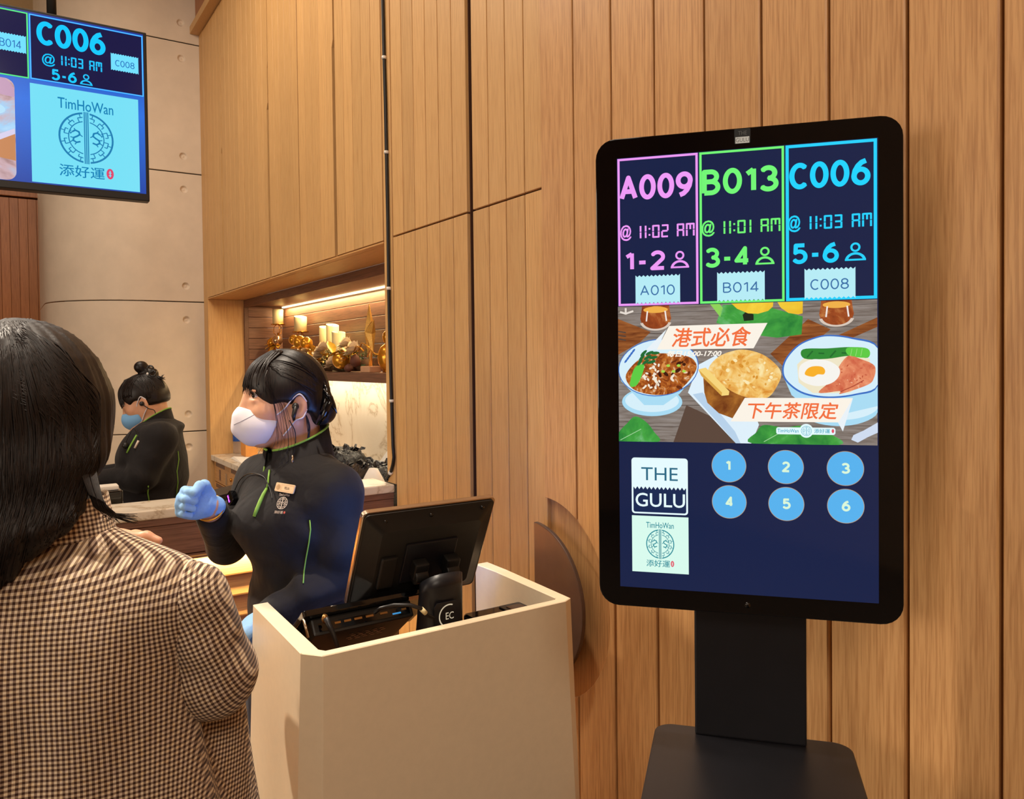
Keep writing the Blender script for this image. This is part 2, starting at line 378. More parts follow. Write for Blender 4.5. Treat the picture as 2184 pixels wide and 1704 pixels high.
# timber wall, right leaf: broad oak planks with open joints, half-round recess for the pull cut through the first two
WR = tag(bx('wall_right', M['joint'], None, -1.648, 3.2, .014, .12, 0, 4.3), kind='structure')
PX, PZ, PR1, PR2 = -1.65, .912, .198, .258
tag(bx('trim_1', M['oak'], None, -1.6538, -1.378, .0114, .0139, .6, 1.22), kind='structure')
edges = [-1.65, -1.514, -1.374, -1.234, -1.092, -.953, -.813, -.676, -.539]
while edges[-1] < 3.1: edges.append(edges[-1] + .1385)
def arcz(x0, x1, sgn, n=14): return [(x0 + (x1 - x0) * k / n, PZ + sgn * math.sqrt(max(0, PR2 ** 2 - (x0 + (x1 - x0) * k / n - PX) ** 2))) for k in range(n + 1)]
for i in range(len(edges) - 1):
    a, b = edges[i] + (.003 if i else 0), edges[i + 1] - .003
    mb = MB()
    if i == 0:
        mb.prism(arcz(a, b, 1) + [(b, 4.3), (a, 4.3)], -.012, .012, 'xz'); mb.prism([(a, 0), (b, 0)] + arcz(a, b, -1)[::-1], -.012, .012, 'xz')
    elif i == 1:
        xe = PX + PR2
        top = arcz(a, xe, 1, 18); bot = arcz(a, xe, -1, 18)
        mb.prism([(a, 0), (b, 0), (b, 4.3), (a, 4.3)] + top[:-1] + bot[::-1], -.012, .012, 'xz')
    else: mb.box(a, b, -.012, .012, 0, 4.3)
    mb.build('plank', M['oak'], WR, .0025 if i > 1 else .0015, 1)

pull = thing('door_pull', 'dark bronze half-disc door pull set in a round timber recess behind the cream podium', 'door pull', (PX, 0, PZ))
arc = [(PR1 * math.cos(math.radians(a)), PR1 * math.sin(math.radians(a))) for a in range(-90, 91, 5)]
MB().prism([(x, z) for x, z in arc], -.047, -.036, 'xz').build('plate', M['bronze'], pull, .002)
for sz in (-.11, .11): MB().cyl((.05, -.037, sz), (.05, .0125, sz), .012).build('standoff', M['bronze'], pull)

# tall cupboard doors of narrow oak slats, left of the leaf
def slat_door(name, x0, x1, zs, n, m, parent=None, y0=0., dep=.02, structure=True):
    d = MB().box(x0, x1, y0 + .012, y0 + dep + .012, zs[0], zs[-1]).build(name, M['joint'], parent)
    if structure: tag(d, kind='structure')
    w = (x1 - x0) / n
    for a, b in zip(zs[:-1], zs[1:]):
        for k in range(n):
            MB().box(x0 + k * w + .0021, x0 + (k + 1) * w - .0021, y0, y0 + .0125, a + .003, b - .003).build('slat', m, d, .0012, 1)
    return d
slat_door('door_1', -2.585, -2.052, (0, 1.98, 4.3), 6, M['oak_left'])
slat_door('door_2', -2.02, -1.652, (0, 1.98, 4.3), 4, M['oak_left'])
tag(bx('trim_2', M['oakdark'], None, -2.052, -2.02, .045, .07, 0, 4.3), kind='structure')        # bottom of the grip channel between the two doors
tag(bx('trim_3', M['joint'], None, -2.60, -1.65, .07, .12, 0, 4.3), kind='structure')
# jamb post standing on the bar
tag(bx('trim_4', M['oak_left'], None, -2.662, -2.592, 0, .5, 1.0835, 4.3, .002), kind='structure')
# stile against the concrete wall and its lower part
tag(bx('trim_5', M['oak_left'], None, -5.667, -5.5505, 0, .22, 0, 3.779, .002), kind='structure')
tag(bx('trim_6', M['oak_left'], None, -5.667, -2.665, -.058, 0.3, 3.78, 3.83, .003), kind='structure')   # cornice ledge over the cupboards
tag(bx('trim_7', M['oakdark'], None, -5.667, -2.665, -.02, .3, 3.83, 4.3, .003), kind='structure')

# upper cupboards over the niche
uc = thing('upper_cupboard', 'long oak wall cupboard with grooved doors above the lit niche', 'cupboard', (-5.546, 0, 1.972))
W_ = lambda v: v + 5.546
bx('carcass', M['oak_h'], uc, 0, W_(-2.667), .03, .236, 0, 1.806)
MB().box(0, W_(-2.667), 0.0, .0305, -.004, .002).build('bottom_rail', M['oak_h'], uc)
dx = [-5.546, -5.08, -4.57, -4.082, -3.61, -3.137, -2.667]
for k in range(6):
    gl, gr = (.004, .004)
    x0, x1 = W_(dx[k]) + gl, W_(dx[k + 1]) - gr
    slot_r = k in (0, 2, 4)                         # the left door of each pair carries the grip bevel
    d = MB()
    d.box(x0, x1 - (.012 if slot_r else 0), .0125, .03, .004, 1.8); d = d.build('cupboard_door', M['joint'], uc)
    n = 5; x1s = x1; w = (x1s - x0) / n
    for q in range(n):
        a, b = x0 + q * w + .0017, x0 + (q + 1) * w - .0017
        if slot_r and q == n - 1:
            MB().prism([(a, .006), (b - .02, .006), (b - .02, .88), (b - .006, .91), (b - .006, 1.09), (b, 1.12), (b, 1.8), (a, 1.8)], 0, .0125, 'xz').build('slat', M['oak_left'], d)
        else: MB().box(a, b, 0, .0125, .006, 1.8).build('slat', M['oak_left'], d, .001, 1)

# ---- niche: side panel, walnut alcove with plank lining, shelf, marble splashback
ns = thing('niche_lining', 'oak and walnut lining of the lit wall niche below the upper cupboards', 'niche', (-5.546, 0, 0))
bx('side_panel', M['oak_left'], ns, -.004, 0.0, 0, .236, .9102, 1.966)
bx('frame_post', M['walnut'], ns, -.004, .018, .236, .262, .9102, 1.966)
bx('frame_beam', M['walnut'], ns, .018, W_(-2.665), .236, .262, 1.918, 1.966)
bx('alcove_top', M['walnut'], ns, -.004, W_(-2.665), .262, .52, 1.926, 1.936)
bx('soffit', M['oak_h'], uc, 0, W_(-2.667), .031, .236, -.005, -.0002)
sh = bx('shelf', M['walnut'], ns, 0.019, W_(-2.665), .236, .496, 1.434, 1.479, .002)
for k in range(6):
    z0 = 1.479 + k * .0745
    bx('back_plank', M['walnut'], ns, 0.0, W_(-2.665), .5, .52, z0 + .0012, z0 + .0733, .0018, 1)
    bx('side_plank', M['walnut_y'], ns, -.001, .016, .262, .5, z0 + .0012, z0 + .0733, .0018, 1)
bx('side_return', M['oak_left'], ns, -.001, .014, .262, .499, .9102, 1.434)
bx('splashback', M['marble'], ns, 0, W_(-2.665), .5, .52, .9102, 1.434)
bx('led_strip', M['ledwarm'], ns, .05, W_(-2.67), .488, .499, 1.916, 1.925)
bx('led_strip', M['ledwhite'], ns, .25, W_(-2.67), 0.42, .48, 1.428, 1.4338)
area('niche_led_light', (-4.1, .47, 1.91), (-4.1, .40, 1.2), 2.7, .02, 15, (1, .72, .36))
area('shelf_led_light', (-4.0, .40, 1.426), (-4.0, .46, .9), 2.6, .02, 5.5, (1, .82, .58))

nb = thing('niche_counter', 'low marble topped oak drawer counter inside the niche beside the concrete wall', 'counter', (-5.546, 0, 0))
bx('marble_top', M['marble'], nb, 0.001, W_(-2.667), 0, .498, .874, .91, .004)
bx('carcass', M['joint'], nb, 0.002, W_(-2.67), .045, .49, 0, .8735)
for k in range(7):
    a = .006 + k * .41; b = a + .404
    if b > W_(-2.67): b = W_(-2.67)
    for z0, z1 in ((.733, .868), (.55, .727), (.3, .544), (.06, .294)):
        dr = bx('drawer', M['oak_h'], nb, a, b, .02, .045, z0, z1, .0015, 1)
        bx('grip_slot', M['walnut'], dr, a + .05, b - .12, .0185, .0205, z1 - .03, z1 - .004)
        if k == 0 and z0 > .7:
            bx('label_tape', M['walnut'], dr, a + .14, a + .18, .0185, .0205, z0 + .02, z1 - .045)
            bx('label_tape', M['steel'], dr, a + .31, a + .35, .0185, .0205, z0 + .01, z1 - .05)
        if k == 1 and z0 > .7: MB().cyl((a + .05, .012, z0 + .06), (a + .05, .021, z0 + .06), .012).build('knob', M['brass'], dr)

# ---- concrete wall with rounded end, cast in .88 m lifts with tie-hole dimples
WF = tag(MB().box(-6.2, -5.9, -.3, .5, 0, 4.3).build('wall_far', M['conc_joint'], None), kind='structure')
def conc_x(y):
    if y > -.32: return -5.669
    return -6.269 + math.sqrt(max(0, .36 - min(.36, (y + .32) ** 2)))
holes = [3.844, 3.604, 2.944, 2.719, 2.062, 1.832, 1.187, .961, .31]
jz = [0, .185, 1.067, 1.954, 2.831, 3.713, 4.3]
ys = sorted(set([round(.002 - .02 * k, 4) for k in range(17)] + [round(-.115 + .003 * k, 4) for k in range(-9, 10)]))[::-1]
ang = [math.radians(a) for a in range(0, 91, 6)]
for z0, z1 in zip(jz[:-1], jz[1:]):
    zz = [z0 + .003, z0 + .0055, z0 + .0075, z0 + .03] + [z0 + (z1 - z0) * k / 8 for k in range(1, 8)] + [z1 - .03, z1 - .0075, z1 - .0055, z1 - .003]
    hs = [h for h in holes if z0 < h < z1]
    for h in hs: zz += [h + .003 * k for k in range(-9, 10)]
    zz = sorted(set(round(z, 4) for z in zz))
    cols = [(-5.669, y) for y in ys if y > -.32] + [(-6.269 + .6 * math.cos(a), -.32 - .6 * math.sin(a)) for a in ang] + [(-6.9, -.92)]
    grid = []
    for z in zz:
        row = []
        for x, y in cols:
            d = 0.
            for h in hs:
                r = math.hypot(y + .115, z - h)
                if r < .024: d = max(d, .014 * min(1, (.024 - r) / .008) if r > .008 else .014 - .004 * (1 - r / .008))
            if z in (zz[0], zz[-1]): d = .006
            row.append((x - d, y, z))
        grid.append(row)
    mb = MB(); mb.rings(grid, False, closed=False); o = mb.build('concrete_panel', M['concrete'], WF)

# ---- timber cabinet wall far behind the concrete end, at the left edge
tc = thing('tall_cabinet', 'reddish oak cabinet of vertical boards at far left below the wall television', 'cabinet', (-7.0, -2.6, 0))
bx('carcass', M['joint'], tc, -.3, -.012, 0, 1.85, 0, 2.80)
bx('top_ledge', M['oakdark'], tc, -.3, .02, 0, 1.85, 2.812, 2.86, .003)
for k in range(31):
    y = 1.85 - .0585 * (k + 1)
    if k == 8: MB().prism([(y + .012, .1), (y + .0575, .1), (y + .0575, 2.8), (y, 2.8), (y, 2.42), (y + .012, 2.36)], -.012, 0, 'yz').build('board', M['oakdark'], tc)
    else: bx('board', M['oakdark'], tc, -.012, 0, y + .0008, y + .0577, .1, 2.8, .001, 1)
bx('light_strip', M['ledwhite'], tc, -.28, 0.0, .4, 1.80, 2.861, 2.885)

# ================================================================ bar counter
bc = thing('bar_counter', 'marble topped bar with dark wood front and glowing lapped boards behind the podium', 'bar counter', (-2.6, 0, 0))
def yv(v): return v
bx('marble_top', M['marble'], bc, -.19, .004, -3.0, -.001, 1.052, 1.083, .008, 3)
bx('core', M['joint'], bc, -.16, -.07, -2.98, -.001, 0, 1.052)
bx('front_panel', M['walnut_y'], bc, -.07, -.004, -2.98, -.001, 1.031, 1.0515, .001, 1)
bx('front_panel', M['walnut_y'], bc, -.07, -.008, -2.98, -.001, .932, 1.0295, .0015, 1)
for z in (.9265, .921, .9155): bx('reveal_strip', M['oak_y'] if z == .921 else M['walnut_y'], bc, -.07, -.008, -2.98, -.001, z - .0025, z + .0025)
bx('led_strip', M['ledbar'], bc, -.062, -.05, -2.97, -.01, .908, .9125)
for k in range(13):
    z1 = .905 - k * .07
    for y0, y1 in ((-2.98, -2.1), (-2.1, -1.1), (-1.1, -.001)):
        MB().prism([(-.068, z1 - .069), (-.03, z1 - .069), (-.03, z1 - .064), (-.055, z1), (-.068, z1)], y0 + .001, y1 - .001, 'xz').build('lapped_board', M['oak_y'], bc)
area('bar_led_light', (-2.622, -1.3, .909), (-2.66, -1.3, .5), 2.5, .012, 13, (1, .70, .34))
# ================================================================ queue kiosk
E_ = {}
def em(h, s=1.):
    if (h, s) not in E_: E_[(h, s)] = emit('screen_' + h.strip('#'), h, s)
    return E_[(h, s)]
def grad_tex(stops, axis=0, scale=1., off=0.):
    def f(t):
        tc = t.new('ShaderNodeTexCoord'); sp = t.new('ShaderNodeSeparateXYZ'); t.link(tc.outputs['Object'], sp.inputs[0])
        return t.ramp(t.math('MULTIPLY_ADD', sp.outputs[axis], scale), stops) if False else t.ramp(_ma(t, sp.outputs[axis], scale, off), stops)
    return f
def _ma(t, a, m, o):
    n = t.new('ShaderNodeMath', operation='MULTIPLY_ADD'); t.link(a, n.inputs[0]); n.inputs[1].default_value = m; n.inputs[2].default_value = o; return n.outputs[0]
def noise_tex(stops, scale, sc=(1, 1, 1), det=5, dist=.5):
    def f(t): return t.ramp(t.noise(t.coords(sc), scale, det, .6, dist), stops)
    return f
KYAW = .7136
kb = thing('queue_kiosk', 'tall black queue ticket kiosk with a lit upright touch screen on a column', 'kiosk', (-.7999, -.2472, 0), KYAW)
KC = 1.5067
p = rrect(-.2255, KC - .374, .2255, KC + .374, .032)
MB().prism(p, 0.004, .04, 'xz').build('housing', M['black'], kb, .003)
glass = MB().prism(rrect(-.2245, KC - .373, .2245, KC + .373, .031), 0.0, .0045, 'xz').build('front_glass', M['gloss'], kb, .0015)
bx('column', M['blackmat'], kb, -.077, .094, .0405, .066, .9192, 1.42, .003)
MB().prism(rrect(-.142, -.32, .162, .07, .03, 8), .03, .9187, 'xy').build('base_cabinet', M['blackmat'], kb, .003)
MB().prism(rrect(-.135, -.31, .155, .062, .02), 0, .03, 'xy').build('plinth', M['black'], kb)
bx('ticket_slot', M['gloss'], kb, -.05, .07, -.3215, -.3195, .78, .80)
MB().cyl((.005, .0005, KC - .358), (.005, -.0008, KC - .358), .0045).build('sensor', M['gloss'], kb)
scr = Flat(); scr.rect(-.1905, -.3415, .1905, .3415, emit('panel_backlight', '#1a2852', .72, .07, None), 0)
scr = scr.build('screen', kb, (0, -.0012, KC))
OFF = (0, -.0004, 0)
P_, G_, C_ = em('#ee9af5'), em('#72f576'), em('#22d2ff')
W1, TXT = em('#b6ecf6'), em('#3b6fa6')
cols = [('A', '009', '11:02', '1-2', 'A010', P_, -.1893, -.0652), ('B', '013', '11:01', '3-4', 'B014', G_, -.0629, .0608), ('C', '006', '11:03', '5-6', 'C008', C_, .0629, .1888)]
for L, num, tm, pax, nxt, c, u0, u1 in cols:
    g = Flat(); w = .0035 if L != 'C' else .0045
    g.frame(u0, .1074, u1, .3402, w, c, 2)
    o = (u0 + .0015) if L == 'A' else u0
    if L == 'A': bb = (-.1866, -.0729); ab = (-.1857, -.1680); tb = (-.1578, -.0705); pb = (-.1789, -.1147); ib = (-.1073, -.0793); kb_ = (-.1622, -.0932); nb_ = (-.1550, -.1013)
    if L == 'B': bb = (-.0593, .0530); ab = (-.0601, -.0405); tb = (-.0305, .0553); pb = (-.0550, .0117); ib = (.0190, .0465); kb_ = (-.0373, .0324); nb_ = (-.0287, .0242)
    if L == 'C': bb = (.0680, .1801); ab = (.0656, .0837); tb = (.0936, .1820); pb = (.0718, .1369); ib = (.1451, .1738); kb_ = (.0890, .1594); nb_ = (.0971, .1504)
    g.digits(L + num, bb[0], .2735, bb[1], .3130, .0074, c, 2)
    g.text('@', ab[0], .2102, ab[1], .2352, c, 2, .02); g.seg(tm + ' AM', tb[0], .2128, tb[1], .2330, c, 2)
    g.digits(pax, pb[0], .1622, pb[1], .1930, .0060, c, 2); g.person(ib[0], .1640, ib[1], .1905, c, 2)
    g.build('queue_panel', scr, OFF)
    t = Flat(); t.ticket(kb_[0], .1092, kb_[1], .1550, W1, 3); t.digits(nxt, nb_[0], .1228, nb_[1], .1388, .0019, TXT, 4); t.build('ticket_graphic', scr, OFF)
BT, BN = em('#57b2ee'), em('#d8f4d8')
for i, (u, v) in enumerate([(-.0215, -.143), (.0614, -.143), (.1449, -.143), (-.0213, -.199), (.0619, -.199), (.1453, -.199)]):
    g = Flat(); g.oval(u, v, .0255, .0256, BT, 2); g.ring(u, v, .0250, .0258, em('#b79a7c'), 3)
    g.digits(str(i + 1), u - (.0055 if i else .005), v - .0078, u + (.0065 if i else .003), v + .0085, .0034, BN, 4); g.build('number_button', scr, OFF)
g = Flat(); WH, NV = em('#e6fbff'), em('#182a52')
g.poly(rrect(-.1709, -.2226, -.0834, -.1336, .005), WH, 2); g.poly(rrect(-.1682, -.2200, -.0861, -.1790, .003), NV, 3)
for k in range(13):
    d = .0821 / 13; u = -.1682 + k * d; g.poly([(u, -.1792), (u + d / 2, -.1838), (u + d, -.1792), (u + d, -.1785), (u, -.1785)], WH, 4)
g.text('THE', -.1555, -.1691, -.0987, -.1486, em('#2c6b86'), 5, -.012); g.text('GULU', -.1648, -.2112, -.0879, -.1894, WH, 5, .012); g.build('brand_logo', scr, OFF)
LG, TL = em('#d9fbee'), em('#1d8a98')
def restaurant_logo(g, u0, v0, u1, v1, bg, fg, seal, ring_c, ring_r, asp, tw, cj, sl):
    g.rect(u0, v0, u1, v1, bg, 2); g.emblem(ring_c[0], ring_c[1], ring_r, fg, bg, 3, asp)
    g.text('TimHoWan', *tw, fg, 3, .008); g.text('添好運', *cj, fg, 3, .008)
    cu, cv = (sl[0] + sl[2]) / 2, (sl[1] + sl[3]) / 2; g.oval(cu, cv, (sl[2] - sl[0]) / 2, (sl[3] - sl[1]) / 2, seal, 3)
    g.line([(cu, sl[1] + (sl[3] - sl[1]) * .2), (cu, sl[3] - (sl[3] - sl[1]) * .2)], (sl[2] - sl[0]) * .14, bg, 4)
    for q in (.35, .6): g.line([(cu - (sl[2] - sl[0]) * .2, sl[1] + (sl[3] - sl[1]) * q), (cu + (sl[2] - sl[0]) * .2, sl[1] + (sl[3] - sl[1]) * q)], (sl[3] - sl[1]) * .06, bg, 4)
g = Flat(); restaurant_logo(g, -.1709, -.3156, -.0829, -.2260, LG, TL, em('#e2546a'), (-.1268, -.2700), .0219, 1.06, (-.1485, -.2449, -.1055, -.2356), (-.1485, -.3064, -.1117, -.2955), (-.1106, -.3052, -.1053, -.2956))
g.build('restaurant_logo', scr, OFF)
# dish photograph shown on the screen (flat picture)
g = Flat(); g.clip = (-.1905, -.1082, .1889, .1065)
tabl = emit('photo_table', '#8d8078', .9, tex=noise_tex([(.25, '#5a4a40'), (.5, '#8b8078'), (.75, '#a39a95')], 14, (1.2, 1, 16)))
g.rect(-.1903, -.1080, .1890, .1063, tabl, 1)
for a, b, c, d in ((.075, .1063, .06, .1063), (.02, .045, -.02, .02)): pass
brn = emit('photo_board', '#8a4a26', .9, tex=noise_tex([(.3, '#6a3217'), (.7, '#b06a35')], 20, (1, 1, 9)))
lf = emit('photo_leaf', '#3a9a3a', .95, tex=noise_tex([(.3, '#1f7a35'), (.55, '#46a844'), (.8, '#8fd09a')], 24))
pot = em('#d6effa'); pot2 = em('#a9dcf4'); blu = em('#3a6fc4'); shd = em('#4a403c')
g.poly([(-.1903, .087), (-.139, .0654), (-.155, .05), (-.1903, .03)], brn, 2)
g.poly([(.04, .0284), (.0938, .0798), (.1252, .0637), (.0588, .0087)], brn, 2); g.poly([(.13, .052), (.189, .08), (.189, .066), (.145, .046)], brn, 2)
g.poly([(-.105, -.108), (-.085, -.05), (-.02, -.08), (-.01, -.108)], em('#5b473c'), 2)
g.poly([(-.0388, .0772), (-.033, .095), (-.029, .1047), (.02, .1047), (.0865, .0839), (.0846, .0569), (.0497, .0527), (.0274, .056)], lf, 3)
g.poly([(-.048, .1063), (-.033, .086), (-.029, .1), (-.034, .1063)], em('#8fd25a'), 3); g.poly([(.0, .0885), (.005, .0935), (.016, .089), (.016, .08), (.002, .079)], em('#1d2a1c'), 4)
yel = emit('photo_lemon', '#f5c524', 1., tex=noise_tex([(.3, '#e2a413'), (.7, '#ffe24a')], 12))
for pts in ([(-.0165, .1063), (-.008, .098), (.008, .0905), (.0225, .0895), (.037, .0935), (.044, .1), (.0445, .1063)], [(.0505, .1063), (.055, .098), (.066, .0895), (.08, .087), (.0862, .0885), (.0865, .1063)]): g.poly(pts, yel, 5)
tea = emit('photo_tea', '#9a4a1e', .95, tex=noise_tex([(.3, '#5e1f10'), (.55, '#a14c22'), (.8, '#e8a25a')], 30))
for cu in (-.1312, .1332):
    g.poly([(cu - .021, .1063), (cu - .022, .098), (cu - .024, .086), (cu - .02, .074), (cu, .069), (cu + .02, .074), (cu + .024, .086), (cu + .022, .098), (cu + .021, .1063)], tea, 3)
    g.oval(cu, .1, .019, .005, em('#f0b04a'), 4); g.ring(cu, .082, .020, .0245, em('#d9c9bb'), 4, 190, 350, asp=.6)
    for k in (-.6, .7): g.line([(cu + k * .021, .098), (cu + k * .024, .082)], .0022, em('#f3e9e2'), 5)
g.line([(-.187, .098), (-.178, .095), (-.166, .099)], .003, em('#e6dcd2'), 4); g.line([(-.178, .095), (-.178, .104)], .003, em('#e6dcd2'), 4)
for k in range(3): g.line([(-.19, .055 + k * .006), (-.178, .053 + k * .006)], .0018, shd, 4)
# left bowl of curry
g.oval(-.138, -.045, .047, .0225, pot2, 4); g.oval(-.138, -.043, .042, .018, pot, 5)
g.poly([(-.19, .012), (-.186, -.012), (-.165, -.034), (-.15, -.05), (-.12, -.05), (-.095, -.032), (-.07, -.002), (-.066, .017)], pot2, 6)
g.oval(-.128, .009, .0625, .045, blu, 7, rot=.1); g.oval(-.128, .009, .0612, .0435, pot, 8, rot=.1)
cur = emit('photo_curry', '#a05220', .95, tex=noise_tex([(.3, '#54230f'), (.46, '#a4501c'), (.58, '#c9782f'), (.7, '#f0dcc0')], 95, (1, 1, 1), 6, 1.2))
g.blob([(-.178, -.001), (-.172, -.02), (-.155, -.03), (-.124, -.034), (-.095, -.026), (-.072, .0), (-.07, .016), (-.085, .027), (-.127, .0315), (-.155, .024)], cur, 9)
rice = em('#f4ead6')
for k in range(26): g.oval(-.152 + R.random() * .03, -.025 + R.random() * .04, .0028, .0016, rice, 10, 8, R.random() * 3)
gr, grd = em('#5ecb45'), em('#1f6a33')
g.blob([(-.172, -.019), (-.166, .006), (-.157, .014), (-.149, .011), (-.160, -.017)], gr, 11)
for k in range(9): g.oval(-.156 + k * .003, .018 + (k % 3) * .007, .007, .0024, grd, 11, 10, 1. - .12 * k)
for k in range(5): g.oval(-.12 + k * .008, .003 + (k % 2) * .009, .003, .0022, em('#a8d84a'), 11, 8)
for k in range(5): g.oval(-.178 + k * .003, .02 + k * .004, .004, .0016, blu, 9, 8, .9)
# pineapple bun on a white plate
g.poly([(-.0822, -.0303), (-.0663, .0128), (-.0391, .0275), (.012, -.05), (.0231, -.0795), (.0117, -.1080), (-.0111, -.1080)], em('#dff0fb'), 6)
g.poly([(-.075, -.033), (-.06, -.03), (-.012, -.09), (-.004, -.108), (-.0111, -.1080)], em('#b8d2ea'), 7)
bunb = emit('photo_bun_side', '#8a4a1e', .95, tex=noise_tex([(.3, '#6a2f12'), (.7, '#b9762f')], 40))
bunt = emit('photo_bun_crust', '#f0c06a', 1., tex=noise_tex([(.3, '#d98a2c'), (.5, '#f2c066'), (.7, '#fbe6a8')], 55, (1, 1, 1), 4, .8))
g.poly([(-.059, -.005), (-.0575, -.03), (-.053, -.046), (-.036, -.062), (-.0147, -.07), (.012, -.062), (.036, -.038), (.03, -.01)], bunb, 8)
g.blob([(-.0508, .0077), (-.036, .025), (-.013, .034), (.006, .0349), (.03, .027), (.049, .011), (.0555, -.003), (.05, -.019), (.0382, -.0361), (.02, -.04), (-.005, -.034), (-.026, -.022), (-.046, -.006)], bunt, 9)
but = em('#f6d57c'); g.poly([(-.0663, .0058), (-.055, .0085), (-.0202, -.0283), (-.021, -.034), (-.0317, -.0352), (-.062, -.004)], but, 10); g.poly([(-.0663, .0058), (-.062, -.004), (-.0317, -.0352), (-.031, -.03)], em('#dca94a'), 11)
# right bowl of noodles with egg and ham
g.oval(.135, -.05, .058, .03, pot2, 4); g.oval(.137, -.046, .055, .025, pot, 5)
g.poly([(.057, -.002), (.07, -.034), (.095, -.055), (.15, -.06), (.189, -.05), (.189, .02)], pot2, 6)
g.blob([(.0569, -.001), (.061, .02), (.08, .042), (.105, .053), (.125, .0556), (.155, .051), (.189, .037), (.189, -.021), (.16, -.034), (.122, -.0385), (.088, -.033), (.066, -.018)], blu, 7)
g.blob([(.0592, -.001), (.063, .019), (.081, .040), (.105, .0508), (.125, .0534), (.155, .0486), (.189, .0345), (.189, -.0185), (.16, -.0315), (.122, -.036), (.089, -.0305), (.068, -.0165)], pot, 8)
g.poly([(.078, .012), (.09, .024), (.13, .028), (.178, .02), (.18, -.01), (.15, -.031), (.1, -.031), (.08, -.015)], em('#efe6c8'), 9)
g.blob([(.0863, .0346), (.12, .0355), (.15, .037), (.1754, .0342), (.1756, .021), (.15, .024), (.12, .020), (.0881, .0208)], em('#2f8a35'), 10); g.blob([(.148, .036), (.1754, .0342), (.1756, .0215), (.15, .0245)], gr, 11)
ham = emit('photo_ham', '#e2825f', 1., tex=noise_tex([(.3, '#c9563c'), (.6, '#e88e66'), (.8, '#f3b08c')], 60))
g.blob([(.1079, -.0302), (.128, -.01), (.136, .008), (.145, .021), (.1526, .0245), (.164, .02), (.180, .013), (.1858, .0057), (.184, -.008), (.1753, -.0188), (.1383, -.0322), (.137, -.028)], ham, 11); g.line([(.138, -.029), (.157, -.02), (.17, -.012)], .0012, em('#a8432f'), 12)
g.blob([(.08, -.001), (.083, .011), (.096, .0185), (.108, .0195), (.124, .016), (.1365, .006), (.136, -.006), (.126, -.016), (.108, -.0205), (.092, -.017), (.082, -.01)], em('#f6f4ee'), 12)
g.blob([(.0889, -.0031), (.092, .005), (.1, .009), (.112, .0085), (.117, .003), (.115, -.003), (.107, -.003), (.1, -.0065)], em('#f8b02a'), 13)
for k in range(40): a, b = R.random() * 6.28, R.random() ** .5; g.oval(.004 + .046 * b * math.cos(a), .001 + .028 * b * math.sin(a), R.uniform(.0012, .005), R.uniform(.001, .003), em(R.choice(['#fbe9b4', '#f6d48c', '#e0a040', '#d8912f'])), 9.5, 9, R.random() * 3)
for k in range(26): a, b = R.random() * 6.28, R.random() ** .5; g.oval(.15 + .026 * b * math.cos(a), -.008 + .018 * b * math.sin(a), R.uniform(.0006, .002), .0007, em(R.choice(['#c2523c', '#f3b795', '#b5482f'])), 11.5, 7, R.random() * 3)
for k in range(30): g.oval(R.uniform(-.150, -.085), R.uniform(-.022, .02), R.uniform(.002, .006), R.uniform(.0012, .003), em(R.choice(['#6b2d10', '#8c4218', '#d98f4a', '#f2e3cf', '#3f1a0c'])), 9.5, 9, R.random() * 3)
for v in (-.085, -.052, .062, .094): g.line([(-.19, v), (.1889, v + .006)], .0007, shd, 1.5)
for k in range(5): g.line([(.092 + k * .016, .0225 + (k % 2) * .006), (.1 + k * .016, .032 - (k % 2) * .004)], .0022, em('#1d6a2c'), 10.5)
for k in range(3): g.line([(.152 + k * .007, .0235), (.154 + k * .007, .0345)], .0006, em('#a8e08a'), 11.5)
# leaves, spoon, banners
g.blob([(-.1903, -.108), (-.1903, -.094), (-.178, -.08), (-.1646, -.0682), (-.148, -.076), (-.135, -.092), (-.1285, -.108)], lf, 6); g.line([(-.188, -.106), (-.155, -.088)], .001, em('#a6d8a0'), 7)
g.blob([(.0136, -.108), (.02, -.09), (.0306, -.0794), (.06, -.083), (.086, -.08), (.12, -.09), (.1363, -.108)], lf, 7); g.line([(.03, -.105), (.06, -.087)], .001, em('#a6d8a0'), 8)
g.poly([(.153, -.1), (.156, -.093), (.17, -.086), (.189, -.074), (.189, -.089), (.175, -.096), (.162, -.104)], em('#cfdcf0'), 8)
OR, BN2 = em('#f0703f'), em('#fbf3e6')
g.poly([(-.1294, .0372), (-.1102, .0739), (.0359, .0752), (.0157, .0372)], BN2, 14); g.poly([(-.1294, .0372), (-.1142, .0689), (-.1465, .0370)], em('#e9f2f8'), 14)
g.text('港式必食', -.1075, .0405, .0080, .0705, OR, 15, .016, .006); g.text('每日15:00-17:00', -.1150, .0254, -.0330, .0356, BN2, 15, .03, .003)
g.poly([(-.0185, -.0744), (.0026, -.0382), (.1551, -.0383), (.1355, -.0743)], BN2, 14); g.poly([(.1551, -.0388), (.1346, -.0744), (.1413, -.0877)], em('#e9f2f8'), 14)
g.text('下午茶限定', .0030, -.0700, .1320, -.0446, OR, 15, .016, .005)
g.poly(rrect(.0478, -.0930, .1310, -.0825, .003), em('#e4fbff'), 14); g.oval(.0905, -.0874, .0098, .0104, em('#e4fbff'), 14)
g.emblem(.0905, -.0874, .0075, em('#3aa6c0'), em('#e4fbff'), 15); g.text('TimHoWan', .0495, -.0903, .0795, -.0848, em('#3aa6c0'), 15, .01); g.text('添好運', .1015, -.0908, .1235, -.0842, em('#3aa6c0'), 15, .01); g.oval(.1275, -.0873, .0018, .003, em('#e2546a'), 15)
g.build('dish_picture', scr, OFF)
g = Flat(); gy, gl = em('#cbbfae', .75), em('#6d675c', .6)
